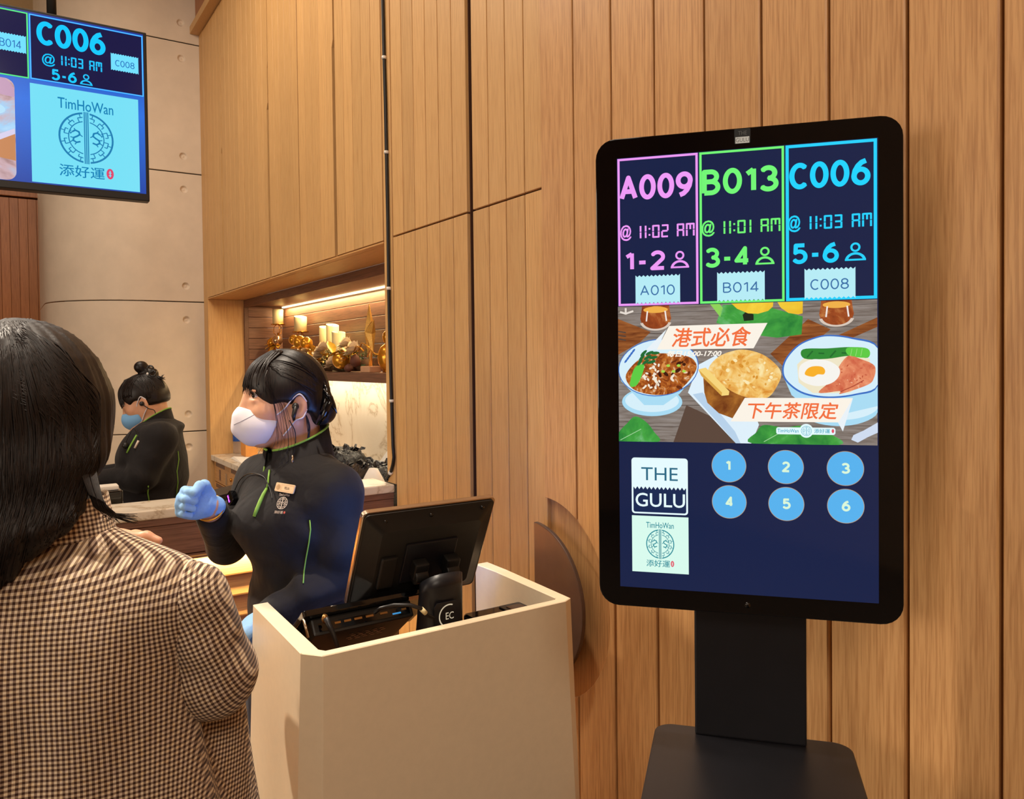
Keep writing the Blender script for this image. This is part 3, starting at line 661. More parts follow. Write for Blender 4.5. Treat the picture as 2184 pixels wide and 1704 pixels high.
g.poly(rrect(-.0108, .3490, .0128, .3716, .002), em('#3a3833', .5), 1); g.rect(-.0092, .3496, .0112, .3592, gy, 2); g.text('THE', -.005, .362, .0075, .368, gl, 2, -.005); g.text('GULU', -.0085, .3515, .0105, .3575, gl, 3, .0)
g.build('maker_badge', kb, (0, -.0002, KC))

# ================================================================ wall television hung over the bar
tv = thing('hanging_television', 'large hanging television with blue queue display at top left', 'television', (-3.3, -1.2565, 0), PI / 2)
TZ = 2.486
bx('housing', M['black'], tv, -.5635, .5635, .0005, .05, TZ - .3245, TZ + .3243, .004)
for u in (-.25, .25): MB().cyl((u, .03, TZ + .3), (u, .03, 4.3), .016).build('ceiling_rod', M['black'], tv)
t_blue = emit('tv_blue_field', '#1160c8', 1.0, .3, grad_tex([(0, '#0c3fa0'), (.5, '#1a6fe0'), (1, '#0b2f90')], 2, 1.6, .5))
g = Flat(); g.rect(-.551, -.297, .551, .3147, t_blue, 0); ts = g.build('screen', tv, (0, -.0002, TZ))
tc_, tk = em('#19c0ff', 1.1), em('#0c1238')
g = Flat(); g.rect(.176, .0745, .5500, .3085, em('#0d1444'), 1); g.frame(.176, .0745, .5500, .3085, .0055, em('#0f8cff', 1.1), 2); g.frame(.178, .0765, .548, .3065, .002, em('#6fd6ff'), 3)
g.digits('C006', .199, .204, .421, .290, .0165, tc_, 3); g.text('@', .2145, .130, .2555, .176, tc_, 3, .012); g.seg('11:03 AM', .271, .142, .408, .178, tc_, 3)
g.digits('5-6', .243, .084, .3235, .124, .0075, tc_, 3); g.person(.334, .085, .375, .1245, tc_, 3); g.build('queue_panel', ts, OFF)
g = Flat(); tw2 = em('#6fdcff', 1.05); g.ticket(.438, .157, .5325, .2225, tw2, 3); g.digits('C008', .4525, .1745, .519, .1985, .0028, em('#2a6fb8'), 4); g.build('ticket_graphic', ts, OFF)
g = Flat(); g.rect(-.19, .0745, .1735, .3085, em('#0d1444'), 1); g.frame(-.19, .0745, .1735, .3085, .0045, em('#5af08a'), 2); g.digits('B013', -.165, .204, .06, .290, .019, em('#5af08a'), 3)
g.text('@', -.15, .130, -.109, .176, em('#5af08a'), 3, .012); g.seg('11:01 AM', -.094, .142, .043, .178, em('#5af08a'), 3); g.digits('3-4', -.12, .084, -.04, .124, .0075, em('#5af08a'), 3); g.person(-.03, .085, .011, .1245, em('#5af08a'), 3); g.build('queue_panel', ts, OFF)
g = Flat(); g.ticket(.0720, .160, .1665, .224, tw2, 3); g.digits('B014', .0865, .1745, .1525, .203, .0028, em('#2a6fb8'), 4); g.build('ticket_graphic', ts, OFF)
g = Flat(); g.rect(-.55, .0745, -.1925, .3085, em('#0d1444'), 1); g.frame(-.55, .0745, -.1925, .3085, .0045, em('#ee9af5'), 2); g.digits('A009', -.53, .204, -.31, .290, .019, em('#ee9af5'), 3); g.ticket(-.305, .16, -.21, .224, tw2, 3); g.build('queue_panel', ts, OFF)
g = Flat(); restaurant_logo(g, .1750, -.2925, .5290, .0605, em('#74dcf2', 1.05), em('#1a7fb4'), em('#e0466e'), (.3510, -.1120), .0905, 1.04, (.2605, -.0135, .4425, .0255), (.2610, -.2605, .4090, -.2165), (.4150, -.2555, .4395, -.2160))
g.build('restaurant_logo', ts, OFF)
g = Flat(); ph = emit('tv_dish_photo', '#b0c8f0', 1., .3, noise_tex([(.3, '#7a4a3a'), (.42, '#c9a8b0'), (.55, '#9fd0f6'), (.75, '#c6e6fb')], 5, (1, 1, 1.6)))
g.poly(rrect(-.53, -.295, .1280, .064, .03), ph, 1); g.oval(0.0, -.04, .10, .03, em('#b8e2fa'), 2, 30, -.1); g.oval(-.02, -.02, .05, .018, em('#c98a5a'), 3, 30, -.2)
g.poly([(-.02, -.19), (.05, -.16), (.127, -.13), (.127, -.225), (.06, -.215)], em('#c9895c'), 2); g.poly([(.02, -.17), (.126, -.11), (.126, -.13), (.04, -.18)], em('#d9d2ee'), 3)
g.poly([(-.05, .064), (.098, .064), (.115, .05), (.127, .03), (.127, .0), (-.05, .02)], em('#c7a0bd'), 2); g.build('dish_picture', ts, OFF)

# ================================================================ podium
LX, LY = -1.45, -.49
pd = thing('host_podium', 'cream faceted host podium with open back holding the till monitor', 'podium', (LX, LY, 0))
def pl(pts): return [(x - LX, y - LY) for x, y in pts]
T_out = [(-1.634, -.769), (-1.313, -.775), (-1.279, -.748), (-1.279, -.228), (-1.290, -.207), (-1.556, -.195), (-1.640, -.195)]
T_in = [(-1.634, -.738), (-1.312, -.743), (-1.300, -.735), (-1.300, -.240), (-1.308, -.233), (-1.557, -.226), (-1.640, -.230)]
B_out = [(-1.66, -.80), (-1.315, -.813), (-1.262, -.775), (-1.262, -.190), (-1.275, -.172), (-1.556, -.160), (-1.66, -.160)]
def shell(name, idx_a):
    mb = MB(); lv = [0., .25, .55, .85, 1.03]; k = idx_a
    def ring(z, src_t, src_b): f = z / 1.03; return [(src_b[i][0] * (1 - f) + src_t[i][0] * f - LX, src_b[i][1] * (1 - f) + src_t[i][1] * f - LY, z) for i in k]
    inn_b = [(x, y) for x, y in T_in]
    rr = [ring(z, T_out, B_out) for z in lv] + [[(T_in[i][0] - LX, T_in[i][1] - LY, 1.03) for i in k]] + [[(T_in[i][0] - LX, T_in[i][1] - LY, 0) for i in k]]
    n = len(k); mb.rings(rr + [rr[0]], False, 0, False, closed=False)
    for e in (0, n - 1): mb.add([r[e] for r in rr], [list(range(len(rr)))])
    return mb.build(name, M['corian'], pd, .0015, 1)
shell('side_panel', [0, 1]); shell('front_panel', [1, 2, 3, 4]); shell('side_panel', [4, 5, 6])
bx('desk_shelf', M['oakdark'], pd, -.17, .143, -.235, .24, .80, .82, .002)
bx('lower_shelf', M['oakdark'], pd, -.17, .143, -.235, .24, .30, .32, .002)

# till monitor, its back to the camera
tm = thing('till_monitor', 'black till monitor seen from behind on its column stand in the podium', 'monitor', (-1.45, -.4705, 1.134))
ct, st = math.cos(.452), math.sin(.452)
def tl(mb):   # tilt about y: local (n, y, h) -> n outwards from the back (towards the camera), h up the monitor
    mb.v = [(n * ct + h * st, y, -n * st + h * ct) for n, y, h in mb.v]; return mb
tl(MB().prism(rrect(-.151, -.117, .151, .117, .012), -.012, 0, 'yz')).build('bezel', M['steel'], tm, .002)
tl(MB().prism(rrect(-.147, -.113, .147, .113, .010), .0, .004, 'yz')).build('rim', M['black'], tm, .002)
mb = MB(); mb.rings([[(.004, y, h) for y, h in rrect(-.144, -.110, .144, .110, .01)], [(.016, y, h) for y, h in rrect(-.122, -.09, .122, .09, .01)], [(.022, y, h) for y, h in rrect(-.112, -.082, .112, .08, .01)]], True, 0, False)
tl(mb).build('back_shell', M['black'], tm, .002)
tl(MB().box(.0, .006, -.118, -.07, -.112, -.06)).build('speaker_panel', plain('grey_black_plastic', '#2b2927', .5), tm, .002)
mb = MB()
for i in range(5):
    for j in range(5): mb.cyl((.0055, -.113 + i * .0085, -.104 + j * .0085), (.0072, -.113 + i * .0085, -.104 + j * .0085), .0028, n=8)
tag(tl(mb).build('speaker_grille', M['gloss'], tm), kind='stuff')
tl(MB().box(.018, .030, -.105, -.07, -.055, .02)).build('port_cover', M['black'], tm, .003)
tl(MB().box(.02, .027, -.055, .062, -.052, .045)).build('mount_plate', M['blackmat'], tm, .002)
for y, h in ((-.105, .098), (-.005, .1), (.115, .102), (-.04, .088), (.03, .088), (-.135, .07), (-.138, -.1)): tl(MB().cyl((.003, y, h), (.012 if abs(y) < .12 else .006, y, h), .004, n=10)).build('screw', M['gloss'], tm)
emit_pos = emit('till_screen_glow', '#6a9bff', 9.0)
tl(MB().box(-.0135, -.0121, -.138, .138, -.104, .104)).build('screen', emit_pos, tm)
for y in (-.022, .05):
    tl(MB().box(.026, .05, y - .016, y + .016, -.03, .008)).build('hinge', M['black'], tm, .005, 3)
    tl(MB().cyl((.045, y - .014, -.024), (.045, y + .014, -.024), .015, n=18)).build('hinge_pin', M['black'], tm, .002)
rr = []
for k in range(9):
    f = k / 8; cx = .058 - .02 * f; w = .046 + .007 * f; dpt = .03 + .012 * f; z = -.046 - .209 * f
    rr.append([(cx + dpt * math.cos(a) * (1 if abs(math.cos(a)) > 0 else 1), .012 + w * math.copysign(abs(math.sin(a)) ** .75, math.sin(a)), z + .02 * math.cos(a) * (1 - f)) for a in (2 * PI * q / 24 for q in range(24))])
MB().rings(rr).build('stand', M['blackmat'], tm)
MB().prism(rrect(-.10, -.07, .07, .06, .02), -.3135, -.273, 'xy').build('foot', M['blackmat'], tm, .004)

# second terminal lying tilted at the left of the podium
pt = thing('tablet_terminal', 'black tilted terminal with rear ports and stub aerial in the left of the podium', 'terminal', (-1.44, -.60, 1.045))
c2, s2 = math.cos(.95), math.sin(.95)
def tp(mb): mb.v = [(n * c2 + h * s2, y, -n * s2 + h * c2) for n, y, h in mb.v]; return mb
tp(MB().prism(rrect(-.13, -.17, .162, .012, .006), -.012, .0, 'yz')).build('tablet', M['gloss'], pt, .002)
tp(MB().box(.0, .034, -.112, .098, -.15, -.008)).build('rear_housing', M['black'], pt, .004)
mb = MB()
tp(MB().box(.012, .028, -.10, .09, -.0085, -.0065)).build('port_panel', M['gloss'], pt)
for k, (y, w, m) in enumerate([(-.062, .012, 'port'), (-.042, .014, 'port'), (-.02, .016, 'port'), (.004, .016, 'port'), (.034, .016, 'port'), (.078, .010, 'port')]):
    tp(MB().box(.0155, .0195, y - w / 2, y + w / 2, -.0075, -.0052)).build('port', M[m], pt)
tp(MB().box(.0215, .0245, .052, .07, -.0075, -.0054)).build('usb_port', em('#3f9ad8', .8), pt)
mb = MB()
for i in range(5):
    for j in range(4): mb.box(.0335, .0346, -.03 + i * .016 + (j % 2) * .006, -.02 + i * .016 + (j % 2) * .006, -.045 - j * .011, -.042 - j * .011)
tag(tp(mb).build('vent_slots', M['gloss'], pt), kind='stuff')
MB().tube([(.015, -.092, -.008), (.024, -.096, .001), (.027, -.094, .008)], [.004, .005, .005], 10).build('aerial_joint', M['port'], pt)
MB().tube([(.027, -.094, .004), (.034, -.085, -.02), (.04, -.075, -.055)], [.0055, .005, .004], 10).build('aerial', M['blackmat'], pt)
MB().tube([(.02, -.125, -.03), (.004, -.128, .002)], .003).build('edge_trim', M['steel'], pt)
bx('kickstand', M['black'], pt, -.055, .02, -.05, .05, -.224, -.10, .004)
cable = [at(*q) for q in ((800, 1306, 1.52), (812, 1297, 1.50), (840, 1290, 1.50), (875, 1290, 1.505), (898, 1298, 1.51), (912, 1312, 1.52), (926, 1318, 1.535), (932, 1330, 1.54), (928, 1352, 1.54))]
wc = thing('till_cable', 'black cable with pale tag looping over the tilted terminal', 'cable', tuple(cable[0]))
MB().tube([tuple(q - cable[0]) for q in cable], .0038).build('lead', M['caramel'], wc)
a, b = cable[4] - cable[0], cable[5] - cable[0]
MB().cyl(tuple(a * .95 + b * .05), tuple(a * .3 + b * .7), .0048).build('cable_tag', M['wax'], wc)

# receipt printer at the right of the podium
rp = thing('receipt_printer', 'flat black receipt printer with recessed lid in the right of the podium', 'printer', (-1.39, -.322, .8202))
MB().prism(rrect(-.045, -.065, .06, .078, .012), 0, .172, 'xy').build('case', M['gloss'], rp, .006, 3)
MB().prism(rrect(-.035, .02, .035, .075, .006), .1715, .175, 'xy').build('lid', M['blackmat'], rp, .002)
MB().prism(rrect(-.02, .03, .022, .066, .004), .1745, .1765, 'xy').build('window', plain('brown_smoked_window', '#3a2621', .15), rp, .001)
bp_ = on_x(957, 1312, -1.358)
bd = thing('round_badge_plate', 'black card with pale crescent badge standing right of the monitor column', 'badge', tuple(bp_))
zb_ = .8203 - bp_[2]; MB().prism([(-.033, zb_), (.026, zb_), (.026, .02), (.018, .028), (-.027, .028), (-.033, .02)], 0, .002, 'yz').build('card', M['blackmat'], bd)
g = Flat(); g.ring(0, 0, .021, .0235, em('#d8c7a8', .8), 1, 70, 290); g.text('EC', -.008, -.007, .010, .007, em('#d8c7a8', .8), 1)
e_ = g.build('crescent_badge', bd, (.0024, 0, 0)); e_.rotation_euler = (0, 0, PI / 2)

# cable clipped down the jamb
jc = [np.array([-2.626, -.007, 4.28]), np.array([-2.625, -.007, 3.4])] + [on_y(*q, -.007) for q in ((816, 0), (819, 123), (822, 225), (824, 325), (827, 470), (829, 615), (831, 720), (835, 855), (838, 950), (840, 975), (838, 990), (833, 1008))] + [on_y(824, 1021, -.006), np.array([-2.655, -.005, 1.089])]
jo = thing('jamb_cable', 'black cable clipped down the oak post beside the niche', 'cable', tuple(jc[0]))
MB().tube([tuple(q - jc[0]) for q in jc], .0062, 8).build('lead', M['caramel'], jo)
for i in (3, 5, 7, 9, 13):
    c = Vector(jc[i] - jc[0]); d = Vector(jc[i + 1] - jc[i - 1]).normalized() if i + 1 < len(jc) else Vector((0, 0, 1))
    MB().cyl(c - d * .005, c + d * .005, .009, n=10).build('cable_clip', M['white'], jo)
# ================================================================ things on the niche shelf, the bar and the niche counter
SHZ = 1.4795
def px_on_shelf(px, y=.37): q = on_y(px, 700, y); return q[0]
leafm = plain('gilded_leaf', '#dcae3c', .35, metal=.25, var=.2); pinem = plain('pine_needles', '#4a6138', .7, var=.3); rosem = plain('ivory_silk_rose', '#ead6b4', .7, var=.1)
magm = plain('blush_magnolia', '#d8bfa0', .6, var=.12); twig = plain('brown_twig', '#5a3c22', .8); conem = plain('pine_cone', '#5a3020', .7, var=.2)
def candle(name, label, x, y, z0, h, r, cant, cat='candle', grp=None):
    t = thing(name, label, cat, (x, y, z0), 0, 'pillar candles on the niche shelf')
    n = 24; ring = lambda rr, zz, k=0: [(rr * math.cos(2 * PI * i / n), rr * math.sin(2 * PI * i / n), zz + k * rr * math.cos(2 * PI * i / n)) for i in range(n)]
    MB().rings([ring(r, 0), ring(r, h * .5), ring(r, h, cant), ring(r * .8, h - .006, cant), ring(.003, h - .008)]).build('wax_body', M['wax'], t)
    MB().tube([(0, 0, h - .009), (.001, 0, h + .004)], .0012, 6).build('wick', twig, t); return t
def leaf(mb, base, dirv, ln, w, curl=.25, mi=0):
    d = Vector(dirv).normalized(); s = d.cross(Vector((0, 0, 1))); s = s.normalized() if s.length > .01 else Vector((1, 0, 0)); nn = s.cross(d)
    b = Vector(base); rows = []
    for k, f in enumerate((0, .3, .6, .85, 1)):
        ww = w * math.sin(PI * min(1, .12 + f * .88)) * (1 if f < 1 else 0); c = b + d * ln * f - nn * (curl * ln * f * f)
        rows.append([tuple(c - s * ww + nn * ww * .3), tuple(c), tuple(c + s * ww + nn * ww * .3)])
    mb.rings(rows, False, mi, True, closed=False)
def holder(px, py_cup, h_c, r_c, label, clabel, y, cant):
    x = px_on_shelf(px, y); zc = on_y(px, py_cup, y)[2]
    t = thing('candle_holder', label, 'candle holder', (x, y, SHZ), 0, 'gold candle holders on the niche shelf'); z = zc - SHZ
    mb = MB(); mb.lathe((0, 0, 0), [(.04, 0), (.04, .006), (.012, .012), (.008, .03), (.006, z * .5), (.006, z - .06)], 16); mb.build('stem', M['brass'], t)
    mb = MB()
    for a in (0, 2.1, 4.2): mb.tube([(.004 * math.cos(a), .004 * math.sin(a), z - .09), (.03 * math.cos(a), .03 * math.sin(a), z - .06), (.028 * math.cos(a), .028 * math.sin(a), z - .02), (.01 * math.cos(a), .01 * math.sin(a), z - .004)], .0025, 6)
    mb.build('wire_basket', M['brass'], t); MB().lathe((0, 0, z - .006), [(.002, 0), (r_c + .01, .0), (r_c + .012, .006), (.002, .006)], 20).build('drip_plate', M['brass'], t)
    for k, (dx, dy, dz, r) in enumerate(((-.03, -.03, -.13, .038), (.045, -.02, -.115, .036), (.0, -.04, -.19, .03))): MB().ball((dx, dy, z + dz), r, 18).build('bauble', M['gold'] if k != 1 else plain('champagne_bauble', '#d8b088', .15, metal=.85), t)
    mb = MB()
    for k in range(9): a = R.uniform(0, 6.28); leaf(mb, (0, -.01, z - .14), (math.cos(a), -abs(math.sin(a)) * .5, R.uniform(-.3, .6)), .09, .022)
    tag(mb.build('gilt_leaves', leafm, t), kind='stuff')
    candle('pillar_candle', clabel, x, y, zc + .0004, h_c, r_c, cant)
holder(593, 691, .10, .036, 'gold candle holder with baubles at the far left end of the shelf', 'short cream candle on the leftmost gold holder of the shelf', .42, -.1)
holder(641, 707, .095, .04, 'gold candle holder with baubles second from the left on the shelf', 'short slant topped candle on the second gold holder of the shelf', .43, -.25)
def shelf_candle(px, py_top, h, r, label, y, cant):
    q = on_y(px, py_top, y); return candle('pillar_candle', label, q[0], y, q[2] - h if q[2] - h > SHZ else SHZ, (h if q[2] - h > SHZ else q[2] - SHZ), r, cant)
shelf_candle(694, 698, .5, .036, 'tall cream pillar candle at the left of the garland trio', .42, -.3)
shelf_candle(709, 693, .5, .036, 'tallest cream pillar candle at the middle of the garland trio', .40, -.3)
shelf_candle(722, 708, .5, .036, 'shorter cream pillar candle at the front right of the garland trio', .33, -.2)
gx = px_on_shelf(725, .33)
gd = thing('christmas_garland', 'gold and green christmas garland of flowers and baubles on the niche shelf', 'garland', (gx, .315, SHZ))
mb = MB()
for k in range(420):
    x = R.uniform(-.62, .42); y = R.uniform(-.07, .06); z = R.uniform(.01, .10); a = R.uniform(0, 6.28); e = R.uniform(-.1, .9); l = R.uniform(.04, .08)
    d = Vector((math.cos(a) * math.cos(e), math.sin(a) * math.cos(e) * .6, math.sin(e))); s = Vector((-d.y, d.x, .2)) * .0035
    p0 = Vector((x, y, z)); p1 = p0 + d * l; mb.add([p0 - s, p0 + s, p1], [(0, 1, 2)]); mb.add([p0 + d * l * .3 - s, p0 + d * l * .3 + d.cross(s) * 3, p1 - d * l * .2], [(0, 1, 2)])
tag(mb.build('pine_sprigs', pinem, gd), kind='stuff')
mb = MB().tube([(-.6, 0, .03), (-.3, -.01, .035), (0, 0, .03), (.4, 0, .035)], .03, 10); mb.build('garland_core', twig, gd)
mb = MB()
for k in range(34): leaf(mb, (R.uniform(-.6, .4), R.uniform(-.06, .0), R.uniform(.05, .11)), (R.uniform(-1, 1), R.uniform(-.8, .1), R.uniform(-.2, .9)), R.uniform(.06, .11), R.uniform(.018, .03))
tag(mb.build('gilt_leaves', leafm, gd), kind='stuff')
def rose(c, r, m, nm):
    mb = MB()
    for layer, (n, rr, tz) in enumerate(((8, 1., .2), (7, .8, .5), (6, .6, .8), (5, .4, 1.2))):
        for k in range(n):
            a = 2 * PI * k / n + layer * .6; d = Vector((math.cos(a), -.45 + .4 * math.sin(a), math.sin(a) * .8 + tz * .3))
            leaf(mb, Vector(c) + Vector((0, -.008 * layer, 0)), d, r * rr, r * .42 * rr + .003, -.45)
    return mb.build(nm, m, gd)
def gpx(px, py): q = on_y(px, py, .27); return (q[0] - gx, -.06, q[2] - SHZ)
for c, r, m, nm in ((gpx(688, 762), .06, magm, 'magnolia'), (gpx(695, 748), .05, magm, 'magnolia'), (gpx(716, 778), .05, magm, 'magnolia'), (gpx(760, 750), .055, rosem, 'rose'), (gpx(745, 737), .045, rosem, 'rose'), (gpx(738, 768), .03, magm, 'magnolia'), (gpx(660, 748), .035, rosem, 'rose')): rose(c, r, m, nm)
for px, py, r in ((734, 768, .047), (671, 768, .05), (645, 730, .04), (659, 732, .036), (632, 725, .03)): MB().ball(gpx(px, py), r, 20).build('bauble', M['gold'], gd)
MB().lathe(gpx(764, 770), [(.003, -.03), (.022, -.02), (.028, 0), (.02, .02), (.004, .035)], 14).build('pine_cone', conem, gd)
MB().lathe(gpx(750, 785), [(.003, -.02), (.02, -.012), (.024, 0), (.018, .012), (.004, .022)], 14).build('pine_cone', conem, gd)
for px, py, a in ((770, 745, .5), (800, 752, -.4), (782, 738, .2)):
    c = Vector(gpx(px, py)); MB().tube([c + Vector((-.06, 0, -.02)), c + Vector((0, -.01, .015)), c + Vector((.05, -.01, .015 * a)), c + Vector((.07, 0, -.01))], .004, 6).build('gilt_twig', M['gold'], gd)
# glitter star on a stick and block
sx = px_on_shelf(787, .28)
so = thing('glitter_star', 'gold glitter star ornament standing on a small block at the right of the garland', 'ornament', (sx, .285, SHZ))
star = []
cz = on_y(789, 708, .285)[2] - SHZ
for k in range(10):
    a = PI / 2 + k * PI / 5 + .12; r = .125 if k % 2 == 0 else .047
    star.append((r * .42 * math.cos(a), cz + r * math.sin(a) * 1.12))
mb = MB(); n = len(star); mb.add([(u, -.0, v) for u, v in star] + [(0, -.028, cz), (0, .028, cz)], [(i, (i + 1) % n, n) for i in range(n)] + [((i + 1) % n, i, n + 1) for i in range(n)])
glit = plain('gold_glitter', '#d9ab5a', .3, metal=.8, var=.45, vscale=500, bump=.8, bscale=400); mb.build('star', glit, so)
MB().cyl((0, 0, .02), (0, 0, cz - .04), .009).build('stick', glit, so); bx('block', plain('pale_block', '#c99a74', .7), so, -.055, .055, -.03, .03, 0, .03, .004)
bo = thing('gold_bauble_pair', 'striped gold bauble ornament half hidden at the right end of the shelf', 'ornament', (px_on_shelf(822, .33) + .035, .33, SHZ))
MB().ball((0, 0, .07), .055, 18, sz=1.25).build('bauble', M['gold'], bo); MB().ball((0, 0, .165), .03, 16, sz=1.2).build('bauble', M['gold'], bo); MB().cyl((0, 0, 0), (0, 0, .012), .03).build('foot', M['brass'], bo)

# niche counter things: bottle, orange carton, papers, wrapped black packs
CZ = .9104
q = on_z(507, 966, CZ)
bt = thing('water_bottle', 'clear plastic water bottle with blue label on the niche counter', 'bottle', (-5.508, .170, CZ))
pet = NT('clear_plastic'); pet.setv('Base Color', (.95, .93, .9, 1)); pet.setv('Roughness', .08); pet.setv('Transmission Weight', .85); pet.setv('IOR', 1.2)
MB().lathe((0, 0, 0), [(.01, 0), (.031, .004), (.032, .05), (.03, .06), (.032, .07), (.032, .15), (.028, .18), (.013, .205), (.013, .22)], 20).build('bottle_body', pet.m, bt)
MB().lathe((0, 0, .085), [(.0325, 0), (.0328, .002), (.0328, .07), (.0325, .072)], 20).build('label_band', plain('blue_label', '#1f4f9e', .4, var=.4, vscale=60), bt)
MB().lathe((0, 0, .22), [(.014, 0), (.015, .002), (.015, .018), (.012, .02)], 16).build('cap', plain('white_cap', '#dfe6ee', .4), bt)
ob = thing('orange_carton', 'small orange carton on the niche counter beside the water bottle', 'box', (-5.33, .20, CZ))
bx('carton', plain('orange_card', '#e39a4a', .6), ob, -.06, .06, -.04, .04, 0, .14, .002); bx('carton_band', plain('white_print', '#f2e6d2', .6), ob, -.0605, .0605, -.0405, .0405, .09, .105)
pp = thing('paper_sheet', 'white sheet of paper lying on the niche counter near the concrete wall', 'paper', (-5.0, .16, CZ + .0004))
MB().rings([[(-.26, -.1, .0), (.14, -.12, .0), (.16, .1, .0)], [(-.24, -.085, .012), (.15, -.12, .002), (.16, .09, .02)]], True, 0, False).build('sheet', M['paper'], pp)
def crumple(name, label, c, dims, seed, knots):
    t = thing(name, label, 'wrapped pack', (c[0], c[1], CZ), 0, 'black wrapped packs on the niche counter'); r = random.Random(seed); mb = MB(); n = 22; rr = []
    for k in range(12):
        f = k / 11; s = .96 + .06 * math.sin(PI * f) if f < .85 else .96 - (f - .85) * 1.4
        rr.append([(dims[0] * s * math.copysign(abs(math.cos(a)) ** .45, math.cos(a)) * r.uniform(.95, 1.04), dims[1] * s * math.copysign(abs(math.sin(a)) ** .45, math.sin(a)) * r.uniform(.94, 1.05), dims[2] * f + (r.uniform(-.012, .012) if 0 < f else 0)) for a in (2 * PI * i / n for i in range(n))])
    mb.rings(rr).build('wrapped_bundle', M['film'], t)
    mb = MB()
    for k in range(knots * 2):
        a = r.uniform(0, 6.28); f = r.uniform(.3, .95); b = Vector((dims[0] * f * math.cos(a), dims[1] * f * math.sin(a), dims[2] * r.uniform(.86, .98)))
        d = Vector((r.uniform(-1, 1), r.uniform(-.6, .6), r.uniform(-.1, .5))).normalized(); sd_ = d.orthogonal().normalized() * r.uniform(.012, .022); L_ = r.uniform(.03, .06)
        mb.rings([[tuple(b - sd_), tuple(b + Vector((0, 0, .006))), tuple(b + sd_)], [tuple(b + d * L_ * .5 - sd_ * .8 + Vector((0, 0, .012))), tuple(b + d * L_ * .5 + Vector((0, 0, .02))), tuple(b + d * L_ * .5 + sd_ * .9 + Vector((0, 0, .006)))], [tuple(b + d * L_ - sd_ * .4), tuple(b + d * L_ + Vector((0, 0, .004))), tuple(b + d * L_ + sd_ * .3)]], False, 0, False, closed=False)
    tag(mb.build('film_folds', M['film'], t), kind='stuff'); return t
crumple('wrapped_pack', 'large glossy black wrapped pack at the front of the niche counter', (-3.48, .14), (.145, .09, .125), 3, 16)
crumple('wrapped_pack', 'black wrapped pack lying behind the large one towards the staff member', (-3.86, .28), (.16, .10, .165), 5, 14)
crumple('wrapped_pack', 'black wrapped pack half hidden behind the oak post', (-3.16, .17), (.13, .09, .17), 8, 14)
fp = thing('folded_board', 'white board leaning against the marble splashback over the black packs', 'board', (-3.30, .36, CZ))
mb = MB().prism([(-.36, .04), (-.10, .27), (.02, .33), (.3, .33), (.3, .0), (-.36, .0)], -.004, .0, 'xz'); mb.v = [(x, y - .02 + z * .22, z) for x, y, z in mb.v]; mb.build('panel', M['paper'], fp)
wp = thing('white_pouch', 'crumpled white paper pouch on the niche counter beside the oak post', 'pouch', (-2.92, .055, CZ))
r = random.Random(4); rr = []
for k in range(9):
    f = k / 8; s = math.sin(PI * (.18 + .72 * f)) if f > .1 else .8
    rr.append([(.085 * s * math.cos(a) * r.uniform(.93, 1.05), .05 * s * math.sin(a) * r.uniform(.9, 1.05), .19 * f) for a in (2 * PI * i / 14 for i in range(14))])
MB().rings(rr).build('paper_body', M['paper'], wp)
# on the bar
BZ = 1.0835
q = on_z(470, 1066, BZ)
bw = thing('wallet_phone', 'black folded phone wallet lying on the bar beside the gloved hand', 'phone', (q[0], q[1], BZ), .2)
MB().prism(rrect(-.055, -.075, .055, .075, .008), 0, .012, 'xy').build('lower_cover', M['black'], bw, .002)
mb = MB().prism(rrect(-.055, -.075, .055, .075, .008), .0, .006, 'xy'); mb.v = [(x, y, z + .0125 + .018 * max(0, (y + .075) / .15)) for x, y, z in mb.v]; mb.build('upper_cover', M['blackmat'], bw, .001)
bp = thing('paper_slip', 'white paper slip on the bar beside the black phone wallet', 'paper', (q[0] - .045, q[1] + .115, BZ))
MB().box(-.06, .045, -.03, .08, 0, .014).build('slip', M['paper'], bp, .002)
# behind the bar at left: card machine with blue clip, tray, brass lamp
q = on_x(236, 1064, -2.83)
cm = thing('card_printer', 'dark card printer with blue clip behind the bar at left', 'printer', (-2.90, q[1], 1.0))
MB().prism(rrect(-.05, -.085, .05, .04, .01), 0, .115, 'xy').build('case', M['gloss'], cm, .004)
bx('paper_roll', M['paper'], cm, -.03, .03, -.03, .03, .1155, .13, .004); bx('blue_clip', plain('blue_plastic', '#2f56b8', .35), cm, -.025, .03, -.075, -.032, .1155, .145, .006)
MB().cyl((.03, .0415, .06), (.03, .10, .062), .007).build('chrome_lever', M['steel'], cm); MB().cyl((.051, -.02, .05), (.053, -.02, .05), .012).build('round_label', M['steel'], cm)
wk = thing('work_counter', 'lower back counter behind the bar on which the card printer stands', 'counter', (-3.05, -1.5, 0))
bx('counter_top', M['marble'], wk, -.20, .24, -1.45, 1.42, .96, .9995, .003); bx('counter_body', M['walnut_y'], wk, -.18, .24, -1.45, 1.4, 0, .9595, .002)
q = on_x(208, 1000, -3.05)
dl = thing('brass_bell', 'small brass bell on the back counter in front of the bending staff member', 'bell', (-3.0, q[1] + .005, 1.0))
MB().lathe((0, 0, 0), [(.03, 0), (.03, .01), (.026, .012)], 18).build('base', M['black'], dl); MB().lathe((0, 0, .0125), [(.036, 0), (.035, .02), (.026, .04), (.01, .05), (.004, .06)], 20).build('dome', M['brass'], dl)
cn = thing('paper_cup', 'white paper cup on the back counter beside the brass bell', 'cup', (-3.12, q[1] - .03, 1.0))
MB().lathe((0, 0, 0), [(.026, 0), (.027, .002), (.036, .10), (.038, .102), (.036, .104), (.033, .1), (.025, .006)], 20).build('cup', M['paper'], cn)
